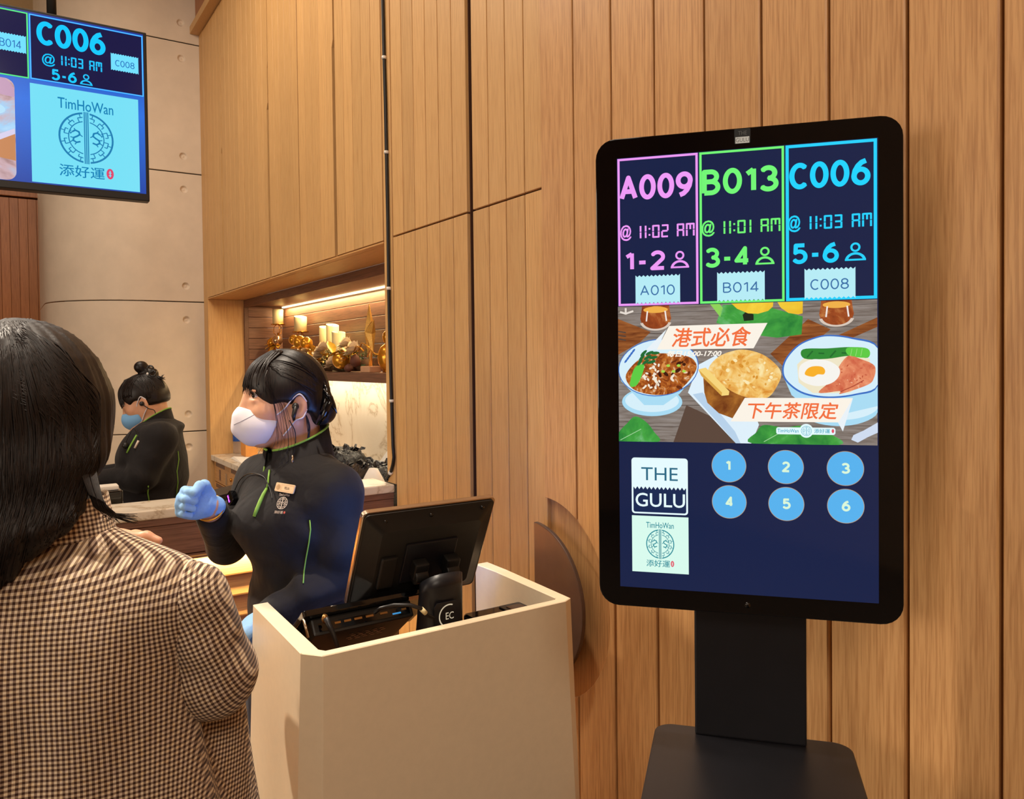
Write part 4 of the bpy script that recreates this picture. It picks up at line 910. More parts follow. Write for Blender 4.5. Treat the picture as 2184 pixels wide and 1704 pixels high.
# ================================================================ implicit-surface modelling for bodies, clothes and hair
class Sdf:
    def __init__(s, lo, hi, h):
        s.lo = np.array(lo, float); s.h = h; s.n = [int(math.ceil((b - a) / h)) + 1 for a, b in zip(lo, hi)]
        s.ax = [s.lo[i] + h * np.arange(s.n[i]) for i in range(3)]; s.v = np.full(s.n, .5, np.float32)
    def _apply(s, fn, lo, hi, k, cut, m=.03):
        sl = []
        for i in range(3):
            a = int(max(0, math.floor((lo[i] - m - k - s.lo[i]) / s.h))); b = int(min(s.n[i], math.ceil((hi[i] + m + k - s.lo[i]) / s.h) + 1))
            if b <= a: return s
            sl.append(slice(a, b))
        sl = tuple(sl); X = s.ax[0][sl[0]][:, None, None]; Y = s.ax[1][sl[1]][None, :, None]; Z = s.ax[2][sl[2]][None, None, :]
        d = fn(X, Y, Z); A = s.v[sl]
        if cut:
            d = -d; r = np.maximum(A, d)
            if k: hh = np.maximum(k - np.abs(A - d), 0) / k; r = r + hh * hh * k * .25
        else:
            r = np.minimum(A, d)
            if k: hh = np.maximum(k - np.abs(A - d), 0) / k; r = r - hh * hh * k * .25
        s.v[sl] = r; return s
    def ell(s, c, r, axes=None, k=0., cut=False):
        c = np.array(c, float); r = np.array(r, float); A = np.eye(3) if axes is None else np.array(axes, float)
        ext = np.sqrt(((A * r[:, None]) ** 2).sum(0))
        def fn(X, Y, Z):
            dx, dy, dz = X - c[0], Y - c[1], Z - c[2]; q = [(A[i, 0] * dx + A[i, 1] * dy + A[i, 2] * dz) for i in range(3)]
            k0 = np.sqrt(sum((q[i] / r[i]) ** 2 for i in range(3))); k1 = np.sqrt(sum((q[i] / r[i] ** 2) ** 2 for i in range(3))) + 1e-9
            return k0 * (k0 - 1) / k1
        return s._apply(fn, c - ext, c + ext, k, cut)
    def cap(s, a, b, ra, rb=None, k=0., cut=False):
        rb = ra if rb is None else rb; a = np.array(a, float); b = np.array(b, float); d = b - a; L = max(1e-9, d @ d)
        def fn(X, Y, Z):
            px, py, pz = X - a[0], Y - a[1], Z - a[2]; t = np.clip((px * d[0] + py * d[1] + pz * d[2]) / L, 0, 1)
            return np.sqrt((px - t * d[0]) ** 2 + (py - t * d[1]) ** 2 + (pz - t * d[2]) ** 2) - (ra + t * (rb - ra))
        m = max(ra, rb); return s._apply(fn, np.minimum(a, b) - m, np.maximum(a, b) + m, k, cut)
    def chain(s, pts, rad, k=.01, cut=False):
        for i in range(len(pts) - 1): s.cap(pts[i], pts[i + 1], rad[i], rad[i + 1], k if i == 0 else min(k, .012), cut)
        return s
    def loft(s, rows, yaw=0., k=0., cut=False, p=2.):
        rows = sorted(rows); z = np.array([r[0] for r in rows]); zz = np.linspace(z[0], z[-1], 200)
        def cr(col):
            v = np.array([r[col] for r in rows]); m = np.gradient(v, z); out = np.empty_like(zz)
            i = np.clip(np.searchsorted(z, zz) - 1, 0, len(z) - 2); h = z[i + 1] - z[i]; t = (zz - z[i]) / h
            return (2 * t ** 3 - 3 * t ** 2 + 1) * v[i] + (t ** 3 - 2 * t ** 2 + t) * h * m[i] + (-2 * t ** 3 + 3 * t ** 2) * v[i + 1] + (t ** 3 - t ** 2) * h * m[i + 1]
        C = [cr(i) for i in range(1, 5)]; cy, sy = math.cos(yaw), math.sin(yaw)
        def fn(X, Y, Z):
            cx, cyy, rx, ry = [np.interp(Z, zz, c) for c in C]; dx, dy = X - cx, Y - cyy
            u = (cy * dx - sy * dy) / rx; w = (sy * dx + cy * dy) / ry
            q = (np.abs(u) ** p + np.abs(w) ** p) ** (1 / p); d = (q - 1) * np.minimum(rx, ry)
            return np.maximum(d, np.maximum(z[0] - Z, Z - z[-1]))
        m = max(max(r[3], r[4]) for r in rows)
        lo = (min(r[1] for r in rows) - m, min(r[2] for r in rows) - m, z[0]); hi = (max(r[1] for r in rows) + m, max(r[2] for r in rows) + m, z[-1])
        return s._apply(fn, lo, hi, k, cut)
    def half(s, p, n, cut=True, k=0.):
        p = np.array(p, float); n = np.array(n, float) / np.linalg.norm(n)
        return s._apply(lambda X, Y, Z: -((X - p[0]) * n[0] + (Y - p[1]) * n[1] + (Z - p[2]) * n[2]), s.lo, s.lo + s.h * np.array(s.n), k, cut)
    def field(s, fn): X, Y, Z = s.ax[0][:, None, None], s.ax[1][None, :, None], s.ax[2][None, None, :]; s.v = s.v + fn(X, Y, Z).astype(np.float32); return s
    def mesh(s, name, m, parent=None, uv=None):
        v = s.v; v[0] = v[-1] = .5; v[:, 0] = v[:, -1] = .5; v[:, :, 0] = v[:, :, -1] = .5
        ins = v < 0; n = s.n
        cnt = np.zeros([k - 1 for k in n], np.int8)
        for i in (0, 1):
            for j in (0, 1):
                for k in (0, 1): cnt += ins[i:n[0] - 1 + i, j:n[1] - 1 + j, k:n[2] - 1 + k]
        act = np.argwhere((cnt > 0) & (cnt < 8)); idx = np.full(cnt.shape, -1, np.int32); idx[act[:, 0], act[:, 1], act[:, 2]] = np.arange(len(act))
        off = np.array([(i, j, k) for i in (0, 1) for j in (0, 1) for k in (0, 1)])
        val = np.stack([v[act[:, 0] + o[0], act[:, 1] + o[1], act[:, 2] + o[2]] for o in off], 1)
        acc = np.zeros((len(act), 3)); c = np.zeros(len(act))
        for a in range(8):
            for b in range(a + 1, 8):
                if np.abs(off[a] - off[b]).sum() != 1: continue
                va, vb = val[:, a], val[:, b]; x = (va < 0) != (vb < 0); t = np.where(x, va / np.where(x, va - vb, 1), 0)
                acc += np.where(x[:, None], off[a] + t[:, None] * (off[b] - off[a]), 0); c += x
        P = s.lo + s.h * (act + acc / c[:, None]); F = []
        for ax in range(3):
            o1, o2 = [(1, 2), (2, 0), (0, 1)][ax]; sl0 = [slice(None)] * 3; sl1 = [slice(None)] * 3; sl0[ax] = slice(0, -1); sl1[ax] = slice(1, None)
            A, B = ins[tuple(sl0)], ins[tuple(sl1)]; E = np.argwhere(A != B); E = E[(E[:, o1] > 0) & (E[:, o2] > 0)]
            fl = A[E[:, 0], E[:, 1], E[:, 2]]
            q = []
            for d1, d2 in ((-1, -1), (0, -1), (0, 0), (-1, 0)):
                e = E.copy(); e[:, o1] += d1; e[:, o2] += d2; q.append(idx[e[:, 0], e[:, 1], e[:, 2]])
            q = np.stack(q, 1); q[~fl] = q[~fl][:, ::-1]; F.append(q[(q >= 0).all(1)])
        F = np.concatenate(F); me = bpy.data.meshes.new(name)
        me.vertices.add(len(P)); me.vertices.foreach_set('co', P.astype(np.float32).ravel())
        me.loops.add(F.size); me.loops.foreach_set('vertex_index', F.astype(np.int32).ravel())
        me.polygons.add(len(F)); me.polygons.foreach_set('loop_start', np.arange(0, F.size, 4, dtype=np.int32)); me.polygons.foreach_set('loop_total', np.full(len(F), 4, np.int32))
        me.update(calc_edges=True); me.polygons.foreach_set('use_smooth', np.ones(len(F), bool))
        if uv is not None:
            l = me.uv_layers.new(name='cloth'); l.data.foreach_set('uv', uv(P)[F.ravel()].astype(np.float32).ravel())
        me.materials.append(m); o = bpy.data.objects.new(name, me); COL.objects.link(o); o.parent = parent; s.P, s.F = P, F
        return o

PHI = math.atan2(RH[1], RH[0])
class Fig:                       # a person: local x to the camera's right, y away from it, z up
    def __init__(s, label, px, py, z, name='person'):
        o = at(px, py, z); s.o = np.array([o[0], o[1], 0.]); s.z = z
        s.t = thing(name, label, 'person', tuple(s.o), PHI)
    def L(s, px, py, f=0.): return s.loc(at(px, py, s.z + f))
    def loc(s, q): q = np.array(q) - s.o; return np.array([q @ RH, q @ FH, q[2]])
    def tree(s, sd): s.bv = BVHTree.FromPolygons([tuple(p) for p in sd.P], [tuple(f) for f in sd.F]); return s
    def hit(s, px, py, lift=.002):
        c = Vector(s.loc(CAM)); d = ray(px, py); d = Vector((d @ RH, d @ FH, d[2])).normalized()
        h = s.bv.ray_cast(c, d)
        return (h[0] + h[1] * lift if h[0] is not None else None), h[1]
def head_axes(a, pitch):         # a: turn from facing the camera towards its left; pitch: nod down
    f = np.array([-math.sin(a), -math.cos(a), 0.]); l = np.array([math.cos(a), -math.sin(a), 0.]); u = np.array([0, 0, 1.])
    return f * math.cos(pitch) - u * math.sin(pitch), l, u * math.cos(pitch) + f * math.sin(pitch)

def skin_mat(name, c1, c2):
    t = NT(name); n = t.noise(t.coords((1, 1, 1)), 40, 4); t.link(t.ramp(n, [(.3, c1), (.7, c2)]), t.b.inputs['Base Color'])
    t.setv('Roughness', .45); t.setv('Subsurface Weight', .12); t.setv('Subsurface Radius', (.012, .005, .003)); t.setv('Subsurface Scale', 1.0)
    t.bump(t.noise(t.coords((1, 1, 1)), 900, 2), .06, .0006); return t.m
SK = skin_mat('skin', '#d39a78', '#dba583')
def hair_mat(name, c1, c2, sc=(1, 1, .05), rough=.40):
    t = NT(name); v = t.coords(tuple(260 * q for q in sc)); n = t.noise(v, 1., 3, .6)
    t.link(t.ramp(n, [(.35, c1), (.7, c2)]), t.b.inputs['Base Color']); t.setv('Roughness', rough); t.setv('Specular IOR Level', .35); t.bump(n, .22, .0012); return t.m
HAIR = hair_mat('black_hair', '#0c0808', '#251a15'); HAIRB = hair_mat('dark_brown_hair', '#0d0807', '#211611', (1, 1, .05), .52)
def cloth(name, c, var=.1, sheen=.15, sc=900, fold=.25):
    t = NT(name); lo, hi = [tuple(v_ * k for v_ in lin(c)[:3]) + (1,) for k in (1 - var, 1 + var)]
    n = t.noise(t.coords((1, 1, 1)), sc, 2); t.link(t.ramp(n, [(.3, lo), (.7, hi)]), t.b.inputs['Base Color']); t.setv('Roughness', .8); t.setv('Specular IOR Level', .25)
    t.setv('Sheen Weight', sheen); t.setv('Sheen Roughness', .5)
    w = t.noise(t.coords((1, 1, .8)), 9, 3, .5, .6); ad = t.new('ShaderNodeMath', operation='MULTIPLY_ADD'); t.link(n, ad.inputs[0]); ad.inputs[1].default_value = .02; t.link(w, ad.inputs[2]); t.bump(ad.outputs[0], fold * 1.8, .03); return t.m
JK = cloth('black_fleece_jacket', '#191617', .1, .06); TR = cloth('navy_trousers', '#1a2036'); PIPE = plain('lime_piping', '#7fae3f', .6); SHOE = plain('black_shoe', '#0f0f10', .4)
MASKW = cloth('white_mask_fabric', '#dcd9e2', .03, .0, 1500, .06); MASKB = cloth('blue_mask_fabric', '#7fb4e4', .04, .0, 1500, .1)
GLV = cloth('blue_nitrile_glove', '#8ab6e4', .05, 0., 200, .35)
EYEW = plain('eye_white', '#c9b8ae', .15); EYEB = plain('dark_iris', '#150c08', .08)
PI2 = 2 * PI
def strand(mb, pts, r0, r1, n=5, seg=10):
    P = [Vector(p) for p in pts]; out = []
    for i in range(len(P) - 1):
        p0, p1, p2, p3 = P[max(i - 1, 0)], P[i], P[i + 1], P[min(i + 2, len(P) - 1)]
        for k in range(seg if i < len(P) - 2 else seg + 1):
            t = k / seg; out.append(.5 * ((2 * p1) + (p2 - p0) * t + (2 * p0 - 5 * p1 + 4 * p2 - p3) * t * t + (3 * p1 - p0 - 3 * p2 + p3) * t ** 3))
    m = len(out); mb.tube(out, [r0 + (r1 - r0) * i / (m - 1) for i in range(m)], n)

def head(sd, Hc, ax, s=1., ears=True):
    Fv, Lv, Uv = ax; A = np.array([Fv, Lv, Uv]); q = lambda f, l, u: Hc + s * (f * Fv + l * Lv + u * Uv)
    sd.ell(q(.0, 0, .038), s * np.array([.094, .073, .084]), A)
    sd.ell(q(.034, 0, -.008), s * np.array([.066, .058, .078]), A, k=.03)
    sd.ell(q(.074, 0, -.066), s * np.array([.028, .026, .024]), A, k=.03)
    for g in (-1, 1):
        sd.cap(q(.0, g * .052, -.035), q(.062, g * .018, -.068), s * .018, s * .018, k=.03)
        sd.ell(q(.062, g * .040, -.012), s * np.array([.024, .02, .02]), A, k=.025)            # cheek
        sd.ell(q(.100, g * .032, .029), s * np.array([.012, .016, .008]), A, k=.012, cut=True)    # socket
        sd.ell(q(.079, g * .032, .0395), s * np.array([.0150, .0160, .0050]), A, k=.006)            # upper lid
        sd.ell(q(.081, g * .032, .0165), s * np.array([.014, .015, .0055]), A, k=.006)            # lower lid
    sd.cap(q(.093, 0, .030), q(.112, 0, -.012), s * .0075, s * .010, k=.014)                      # nose
    sd.ell(q(.114, 0, -.015), s * np.array([.013, .0125, .010]), A, k=.008)
    for g in (-1, 1): sd.ell(q(.104, g * .012, -.018), s * np.array([.010, .0075, .008]), A, k=.006)
    sd.ell(q(.098, 0, -.040), s * np.array([.012, .022, .006]), A, k=.008); sd.ell(q(.096, 0, -.050), s * np.array([.012, .018, .006]), A, k=.006)
    if ears:
        for g in (-1, 1):
            E = np.array([Fv * .92 + Lv * g * -.38, Lv * g * .92 + Fv * .38, Uv])
            sd.ell(q(-.006, g * .076, .000), s * np.array([.017, .0075, .030]), E, k=.006)
            sd.ell(q(.000, g * .083, .002), s * np.array([.009, .007, .018]), E, k=.004, cut=True)
    return q
def comb(mb, q, ctr, rad, d0s, d1, rng, n, r=.0014, jit=.02, lift=1.012):
    # strands that follow the skull from a parting to where the hair is gathered
    for k in range(n):
        a = np.array(d0s[0]) + (np.array(d0s[1]) - np.array(d0s[0])) * rng.random() + np.array([rng.gauss(0, jit) for _ in range(3)]); b = np.array(d1) + np.array([rng.gauss(0, jit * 2.5) for _ in range(3)])
        a /= np.linalg.norm(a); b /= np.linalg.norm(b); th = math.acos(max(-1, min(1, a @ b))); pts = []
        for i in range(7):
            t = i / 6; d = (math.sin((1 - t) * th) * a + math.sin(t * th) * b) / math.sin(th); pts.append(q(*(np.array(ctr) + d * np.array(rad) * lift)))
        strand(mb, pts, r, r * .6, 4, 3)
def eyes(fig, q, s, ax, gaze):
    for g in (-1, 1):
        e = q(.0805, g * .032, .0285); mb = MB().ball(e, .0118 * s, 16); ey = mb.build('eye', EYEW, fig.t)
        d = Vector(gaze).normalized(); c = Vector(e) + d * .0085 * s
        MB().ball(c - d * .0018, .0068 * s, 12).build('iris', EYEB, ey)
        lm = MB(); strand(lm, [q(.0885, g * .0185, .0295), q(.0935, g * .0255, .0355), q(.0925, g * .0345, .0365), q(.0855, g * .0455, .0285)], .0011, .0007, 5, 5); lm.build('eyelash', EYEB, fig.t)
def legs(fig, c, yaw, hip_z, mat, h=.01, sp=.085, r0=.085, r1=.05):
    lo = (c[0] - .28, c[1] - .28, .03); hi = (c[0] + .28, c[1] + .28, hip_z + .1); sd = Sdf(lo, hi, h); Lt = np.array([math.cos(yaw), -math.sin(yaw), 0]); Ft = np.array([-math.sin(yaw), -math.cos(yaw), 0])
    sd.ell((c[0], c[1], hip_z - .03), (.165, .115, .12))
    for g in (-1, 1):
        a = np.array([c[0], c[1], hip_z - .06]) + Lt * g * sp; kz = np.array([c[0], c[1], hip_z * .52]) + Lt * g * (sp + .005) + Ft * .01; an = np.array([c[0], c[1], .09]) + Lt * g * (sp + .01) - Ft * .02
        sd.chain([a, kz, an], [r0, .06, r1], .03)
    o = sd.mesh('trousers', mat, fig.t)
    for g in (-1, 1):
        an = np.array([c[0], c[1], 0]) + Lt * g * (sp + .01); sd = Sdf(tuple(an + (-.2, -.2, -.02)), tuple(an + (.2, .2, .14)), .006)
        sd.chain([an - Ft * .05 + (0, 0, .045), an + Ft * .05 + (0, 0, .038), an + Ft * .13 + (0, 0, .03)], [.045, .042, .036], .02); sd.half((0, 0, .001), (0, 0, -1), True); sd.mesh('shoe', SHOE, fig.t)
def fist(name, mat, parent, wrist, knuck, up, side, sc=1.):
    # wrist -> knuckles direction d, 'up' towards the thumb side, palm side 'side'; fingers curl towards 'side'
    d = np.array(knuck) - np.array(wrist); d /= np.linalg.norm(d); u = np.array(up, float); u -= d * (u @ d); u /= np.linalg.norm(u); p = np.cross(d, u); p *= np.sign(p @ np.array(side)) or 1
    w = np.array(wrist, float); q = lambda a, b, c: w + sc * (a * d + b * u + c * p)
    pts = [q(a, b, c) for a in (-.05, .13) for b in (-.07, .08) for c in (-.05, .08)]; sd = Sdf(np.min(pts, 0), np.max(pts, 0), .0024)
    sd.cap(q(-.02, 0, 0), q(.02, 0, 0), .026 * sc, .030 * sc)
    A = np.array([d, u, p]); sd.ell(q(.048, 0, .0), sc * np.array([.046, .039, .019]), A, k=.02)
    L = [(.026, .030, .021, .018), (.009, .034, .024, .019), (-.009, .032, .022, .018), (-.026, .025, .018, .016)]
    for i, (b, l1, l2, l3) in enumerate(L):
        r = .0098 - .0007 * i; k0 = q(.080 - .004 * abs(i - 1), b, -.002); k1 = q(.080 - .004 * abs(i - 1) + l1 * .42, b * .98, l1 * .88); k2 = k1 + sc * (-.86 * l2 * d + .5 * l2 * p * .6); k3 = k2 + sc * (-.75 * l3 * d - .62 * l3 * p)
        sd.chain([q(.03, b * .85, 0), k0], [.011 * sc, .0112 * sc], .006); sd.chain([k0, k1, k2, k3], [r * 1.06 * sc, r * 1.0 * sc, r * .95 * sc, r * .82 * sc], .0025)
    sd.chain([q(.012, .026, .006), q(.040, .046, .014), q(.066, .044, .030), q(.084, .028, .040)], [.016 * sc, .0125 * sc, .0108 * sc, .009 * sc], .008)
    return sd.mesh(name, mat, parent)
# ================================================================ the staff member at the podium
fg = Fig('staff woman in black jacket with white mask standing behind the cream podium', 620, 900, 1.85); L = fg.L
AH = math.radians(58); ax = head_axes(AH, 0.0); Fv, Lv, Uv = ax
HS = 1.0; Hc = L(634, 868, -.04) - .074 * HS * Lv
YW = math.radians(35); Ft = np.array([-math.sin(YW), -math.cos(YW), 0]); Lt = np.array([math.cos(YW), -math.sin(YW), 0])
tc0 = L(638, 1100, 0.02)[:2]
nb_ = np.array([Hc[0] + .022, Hc[1] + .012, 1.30])
SL = np.array([tc0[0], tc0[1], 1.236]) + Lt * .128; SR = np.array([tc0[0], tc0[1], 1.245]) - Lt * .140
EL = L(728, 1225, -.05); WL_ = L(575, 1315, -.15)
ER = L(484, 1165, .09); WR_ = L(444, 1078, -.11)
KR = WR_ + .085 * np.array([-.46, -.84, .28]); KL = L(527, 1352, -.17)
sd = Sdf((-.36, -.32, .78), (.28, .30, 1.60), .004)
q = head(sd, Hc, ax, HS)
sd.cap(q(-.022, 0, -.03), nb_, .050, .054, k=.03)
def tor(s): return [(.80, tc0[0], tc0[1], .150 * s, .105 * s), (.93, tc0[0], tc0[1], .150 * s, .105 * s), (1.05, tc0[0], tc0[1], .136 * s, .096 * s), (1.17, tc0[0] + Ft[0] * .012, tc0[1] + Ft[1] * .012, .150 * s, .112 * s), (1.24, tc0[0], tc0[1], .158 * s, .095 * s), (1.285, tc0[0] - .004, tc0[1], .115 * s, .075 * s), (1.315, nb_[0], nb_[1], .062 * s, .06 * s)]
sd.loft(tor(.9), YW, k=.03)
for SP, EP, W_2 in ((SL, EL, WL_), (SR, ER, WR_)): sd.chain([SP, EP, W_2], [.042, .034, .025], .03)
sd.cap(WR_, WR_ * .5 + KR * .5, .022, .014, k=.01); sd.cap(WL_, WL_ * .5 + KL * .5, .022, .014, k=.01)
sd.mesh('body', SK, fg.t)
eyes(fg, q, HS, ax, np.array([-.62, -.78, -.02]))
# jacket
sj = Sdf((-.36, -.33, .80), (.30, .30, 1.40), .005)
sj.loft(tor(1.0), YW)
sj.ell((tc0[0] + Ft[0] * .055, tc0[1] + Ft[1] * .055, 1.155), (.11, .075, .075), k=.05)
sj.cap(nb_ + (0, 0, -.04), SL, .052, .055, k=.05); sj.cap(nb_ + (0, 0, -.04), SR, .052, .05, k=.05)
sj.chain([SL, (SL * .45 + EL * .55) + (.012, -.01, 0), EL, EL * .45 + WL_ * .55, WL_], [.054, .052, .048, .044, .038], .022)
sj.chain([SR, SR * .45 + ER * .55, ER, WR_ * .8 + ER * .2], [.05, .05, .046, .037], .03)
def jf(X, Y, Z):
    w = np.exp(-((Z - 1.01) / .11) ** 2) + .8 * np.exp(-(((X - EL[0]) / .09) ** 2 + ((Z - EL[2] - .02) / .10) ** 2)) + .7 * np.exp(-(((X - SL[0] + .05) / .06) ** 2 + ((Z - 1.17) / .07) ** 2))
    return .0028 * w * (np.sin(62 * (Z + .45 * X) + 2.2 * np.sin(17 * X + 3 * Y)) + .5 * np.sin(95 * (Z - .3 * X) + 9 * Y))
sj.field(jf)
sj.cap(WR_ * 1.25 - ER * .25, WR_ * .95 + ER * .05, .034, .034, cut=True)
jac = sj.mesh('jacket', JK, fg.t); fg.tree(sj)
tag(jac, None)
# standing collar with lime edge
def ringpt(a, r, z): return np.array([nb_[0] + math.cos(a) * r[0] * Lt[0] + math.sin(a) * r[1] * Ft[0], nb_[1] + math.cos(a) * r[0] * Lt[1] + math.sin(a) * r[1] * Ft[1], z])
lo_, hi_, ho_ = [], [], []
for k in range(37):
    a = PI / 2 + .16 + (PI2 - .32) * k / 36                 # starts and ends at the front opening
    back = .5 - .5 * math.sin(a)
    lo_.append(ringpt(a, (.085, .088), 1.285 - .022 * (1 - back)) + Ft * .01 * (1 - back)); hi_.append(ringpt(a, (.068, .072), 1.338 + .045 * back - .012 * (1 - back) ** 2) + Ft * .016 * (1 - back))
    ho_.append(ringpt(a, (.062, .066), 1.330 + .045 * back - .012 * (1 - back) ** 2) + Ft * .016 * (1 - back))
mb = MB(); mb.rings([lo_, hi_, ho_, [p - np.array([0, 0, .035]) for p in ho_]], False, closed=False); col = mb.build('collar', JK, fg.t)
MB().tube(hi_, .0028, 6).build('collar_piping', PIPE, col)
def on_jacket(pts, lift=.002):
    o = []
    for a, b in pts:
        h, n = fg.hit(a, b, lift)
        if h is not None: o.append(h)
    return o
zp = on_jacket([(576, 1003), (574, 1018), (573, 1030), (570, 1042), (563, 1055), (556, 1070), (549, 1087), (543, 1102)])
MB().tube(zp[:4], .0022, 6).build('zip_edge', PIPE, jac)
mb = MB(); mb.tube(zp[3:], [.003, .0045, .005, .005, .004][:len(zp[3:])], 6); mb.build('zip_placket', PIPE, jac)
MB().tube([Vector(lo_[0]), Vector(hi_[0]) * .4 + Vector(lo_[0]) * .6] , .0022, 6).build('zip_edge', PIPE, col)
sp_ = on_jacket([(661, 1108), (662, 1130), (659, 1155), (653, 1190), (649, 1220), (647, 1245)], .0028)
if len(sp_) > 2: MB().tube(sp_, .0016, 6).build('side_piping', PIPE, jac)
# badge, stitched logo, microphone clip and cords, all lying on the jacket
def patch(name, px0, py0, w, h, rot, mk, lift=.003):
    p, n = fg.hit(px0, py0, lift)
    if p is None: return None
    n = Vector(n); xax = Vector((1, 0, 0)); xax = (xax - n * xax.dot(n)).normalized(); zax = xax.cross(-n).normalized() if False else n.cross(xax).normalized()
    if zax.z < 0: zax = -zax
    c, s_ = math.cos(rot), math.sin(rot); X = xax * c + zax * s_; Zv = zax * c - xax * s_
    o = mk(w, h); o.parent = jac; o.matrix_local = Matrix([[X[i], -n[i], Zv[i], p[i]] for i in range(3)] + [[0, 0, 0, 1]]); return o
def mk_badge(w, h):
    b = MB().prism(rrect(-w / 2, -h / 2, w / 2, h / 2, .003), -.003, .001, 'xz').build('name_badge', plain('pale_gold_badge', '#e3c39a', .35, metal=.2), None, .0006)
    g = Flat(); ink = plain('badge_ink', '#4a3a30', .6); g.frame(-w * .18, -h * .36, w * .46, h * .36, .0006, plain('badge_line', '#c9a274', .5), 1); g.text('FELIA', -w * .0, -h * .14, w * .26, h * .16, ink, 2); g.emblem(-w * .33, 0, h * .28, plain('badge_gold', '#a98245', .5), plain('badge_bg', '#e0c098', .4), 1)
    g.build('badge_print', b, (0, -.0031, 0)); return b
patch('name_badge', 611, 1042, .052, .020, -.22, mk_badge, .004)
def mk_logo(w, h):
    g = Flat(); th_ = plain('silver_thread', '#d9c9b8', .6); bg = plain('black_thread', '#171415', .8); g.text('TimHoWan', -w * .5, h * .33, w * .5, h * .46, th_, 1, .02); g.emblem(0, 0, w * .48, th_, bg, 1, 1.15); g.text('添好運', -w * .5, -h * .5, w * .28, -h * .36, th_, 1, .02); g.oval(w * .42, -h * .43, w * .08, h * .06, plain('red_thread', '#b0453a', .7), 1)
    return g.build('stitched_logo', None, (0, 0, 0))
patch('logo', 603, 1074, .026, .050, -.12, mk_logo, .003)
def mk_mic(w, h):
    b = MB().prism(rrect(-w / 2, -h / 2, w / 2, h / 2, .004), -.010, .004, 'xz').build('clip_device', M['gloss'], None, .001); g = Flat(); g.poly([(-w * .32, h * .02), (-w * .05, h * .02), (.0, -h * .05), (w * .32, -h * .05), (w * .32, -h * .25), (w * .05, -h * .25), (0, -h * .18), (-w * .32, -h * .18)], em('#e46bff', 1.3), 1); g.build('magenta_display', b, (0, -.0104, 0)); return b
patch('clip_device', 502, 1062, .030, .026, -.9, mk_mic, .006)
cords = MB()
c1 = on_jacket([(505, 1045), (515, 1025), (530, 1013), (548, 1011), (566, 1018), (574, 1032), (580, 1050), (583, 1066)], .005)
if len(c1) > 3: strand(cords, c1, .0013, .0013, 6, 5)
cords.build('microphone_cord', M['caramel'], jac)
lp, n = fg.hit(625, 985, .004)
if lp is not None: MB().tube([lp + Vector((0, 0, .012)), lp - Vector((0, 0, .012))], .0025, 6).build('cord_clip', M['steel'], jac)
c2 = [q(.02, .078, -.03), q(.005, .072, -.06)] + [tuple(h) for h in on_jacket([(634, 945), (630, 970)], .004)]
mb = MB(); strand(mb, c2, .0012, .0012, 6, 5); mb.build('earpiece_cord', M['caramel'], fg.t)
mb = MB(); mb.ball(q(.006, .080, .002), .0085, 12); mb.tube([q(.006, .083, .002), q(.012, .084, -.02), q(.010, .080, -.03)], [.006, .005, .003], 8); mb.build('earpiece', M['black'], fg.t)
# mask
sm = Sdf(Hc - .16, Hc + .16, .0028); A = np.array([Fv, Lv, Uv])
sm.ell(q(.052, 0, -.044), HS * np.array([.066, .0645, .048]), A); sm.ell(q(.080, 0, -.038), HS * np.array([.042, .034, .044]), A, k=.03); sm.ell(q(.104, 0, -.020), HS * np.array([.018, .019, .024]), A, k=.02)
sm.cap(q(.117, 0, -.022), q(.118, 0, -.050), .006, .007, k=.02); sm.cap(q(.118, 0, -.050), q(.092, 0, -.076), .007, .006, k=.02)
top_n = Uv * .93 + Fv * -.36; sm.half(q(.118, 0, .004), top_n)
sm.half(q(.030, 0, 0), -Fv * .93 - Uv * .36)
sm.half(q(.02, 0, -.097), -Uv * .94 - Fv * .34)
mk = sm.mesh('face_mask', MASKW, fg.t)
loops = MB()
for g in (-1, 1):
    strand(loops, [q(.050, g * .0615, -.020), q(.030, g * .071, -.004), q(.012, g * .079, .020), q(-.004, g * .084, .030), q(-.020, g * .082, .012)], .0016, .0016, 6, 6)
    strand(loops, [q(.030, g * .062, -.066), q(.014, g * .068, -.045), q(.004, g * .077, -.030), q(-.010, g * .084, -.024), q(-.020, g * .082, -.006)], .0016, .0016, 6, 6)
loops.build('ear_loops', MASKW, mk)
fg.tree(sm); sp_ = [h for h, n in (fg.hit(a, b, .0004) for a, b in ((499, 906), (505, 903), (512, 900), (520, 896), (528, 892), (536, 888), (543, 884))) if h is not None]
if len(sp_) > 2: MB().tube(sp_, .0007, 5).build('mask_seam', plain('mask_stitch', '#8d8890', .8), mk)
# hair: cap, fringe, side locks, low bun, claw clip
sh_ = Sdf(Hc + (-.19, -.2, -.14), Hc + (.24, .2, .2), .0035)
sh_.ell(q(.002, 0, .042), HS * np.array([.100, .085, .096]), A)
sh_.ell(q(-.042, 0, .0), HS * np.array([.050, .068, .058]), A, k=.03)
sh_.half(q(.066, 0, .0), Fv * .80 - Uv * .60, True, .012)                   # face opening
for g in (-1, 1):
    sh_.ell(q(.034, g * .078, -.032), HS * np.array([.040, .03, .046]), A, k=.01, cut=True)
    sh_.ell(q(-.005, g * .088, -.004), HS * np.array([.022, .02, .036]), A, k=.008, cut=True)
sh_.ell(q(.02, 0, -.05), HS * np.array([.11, .12, .045]), A, k=.015, cut=True)
nk = q(-.07, 0, -.035)
bun = L(684, 866, .03)
sh_.ell(bun, (.033, .042, .040), k=.010); sh_.ell(bun + (.004, 0, -.016), (.031, .038, .028), k=.015)
hair = sh_.mesh('hair', HAIR, fg.t)
fr = MB(); rr = random.Random(11)
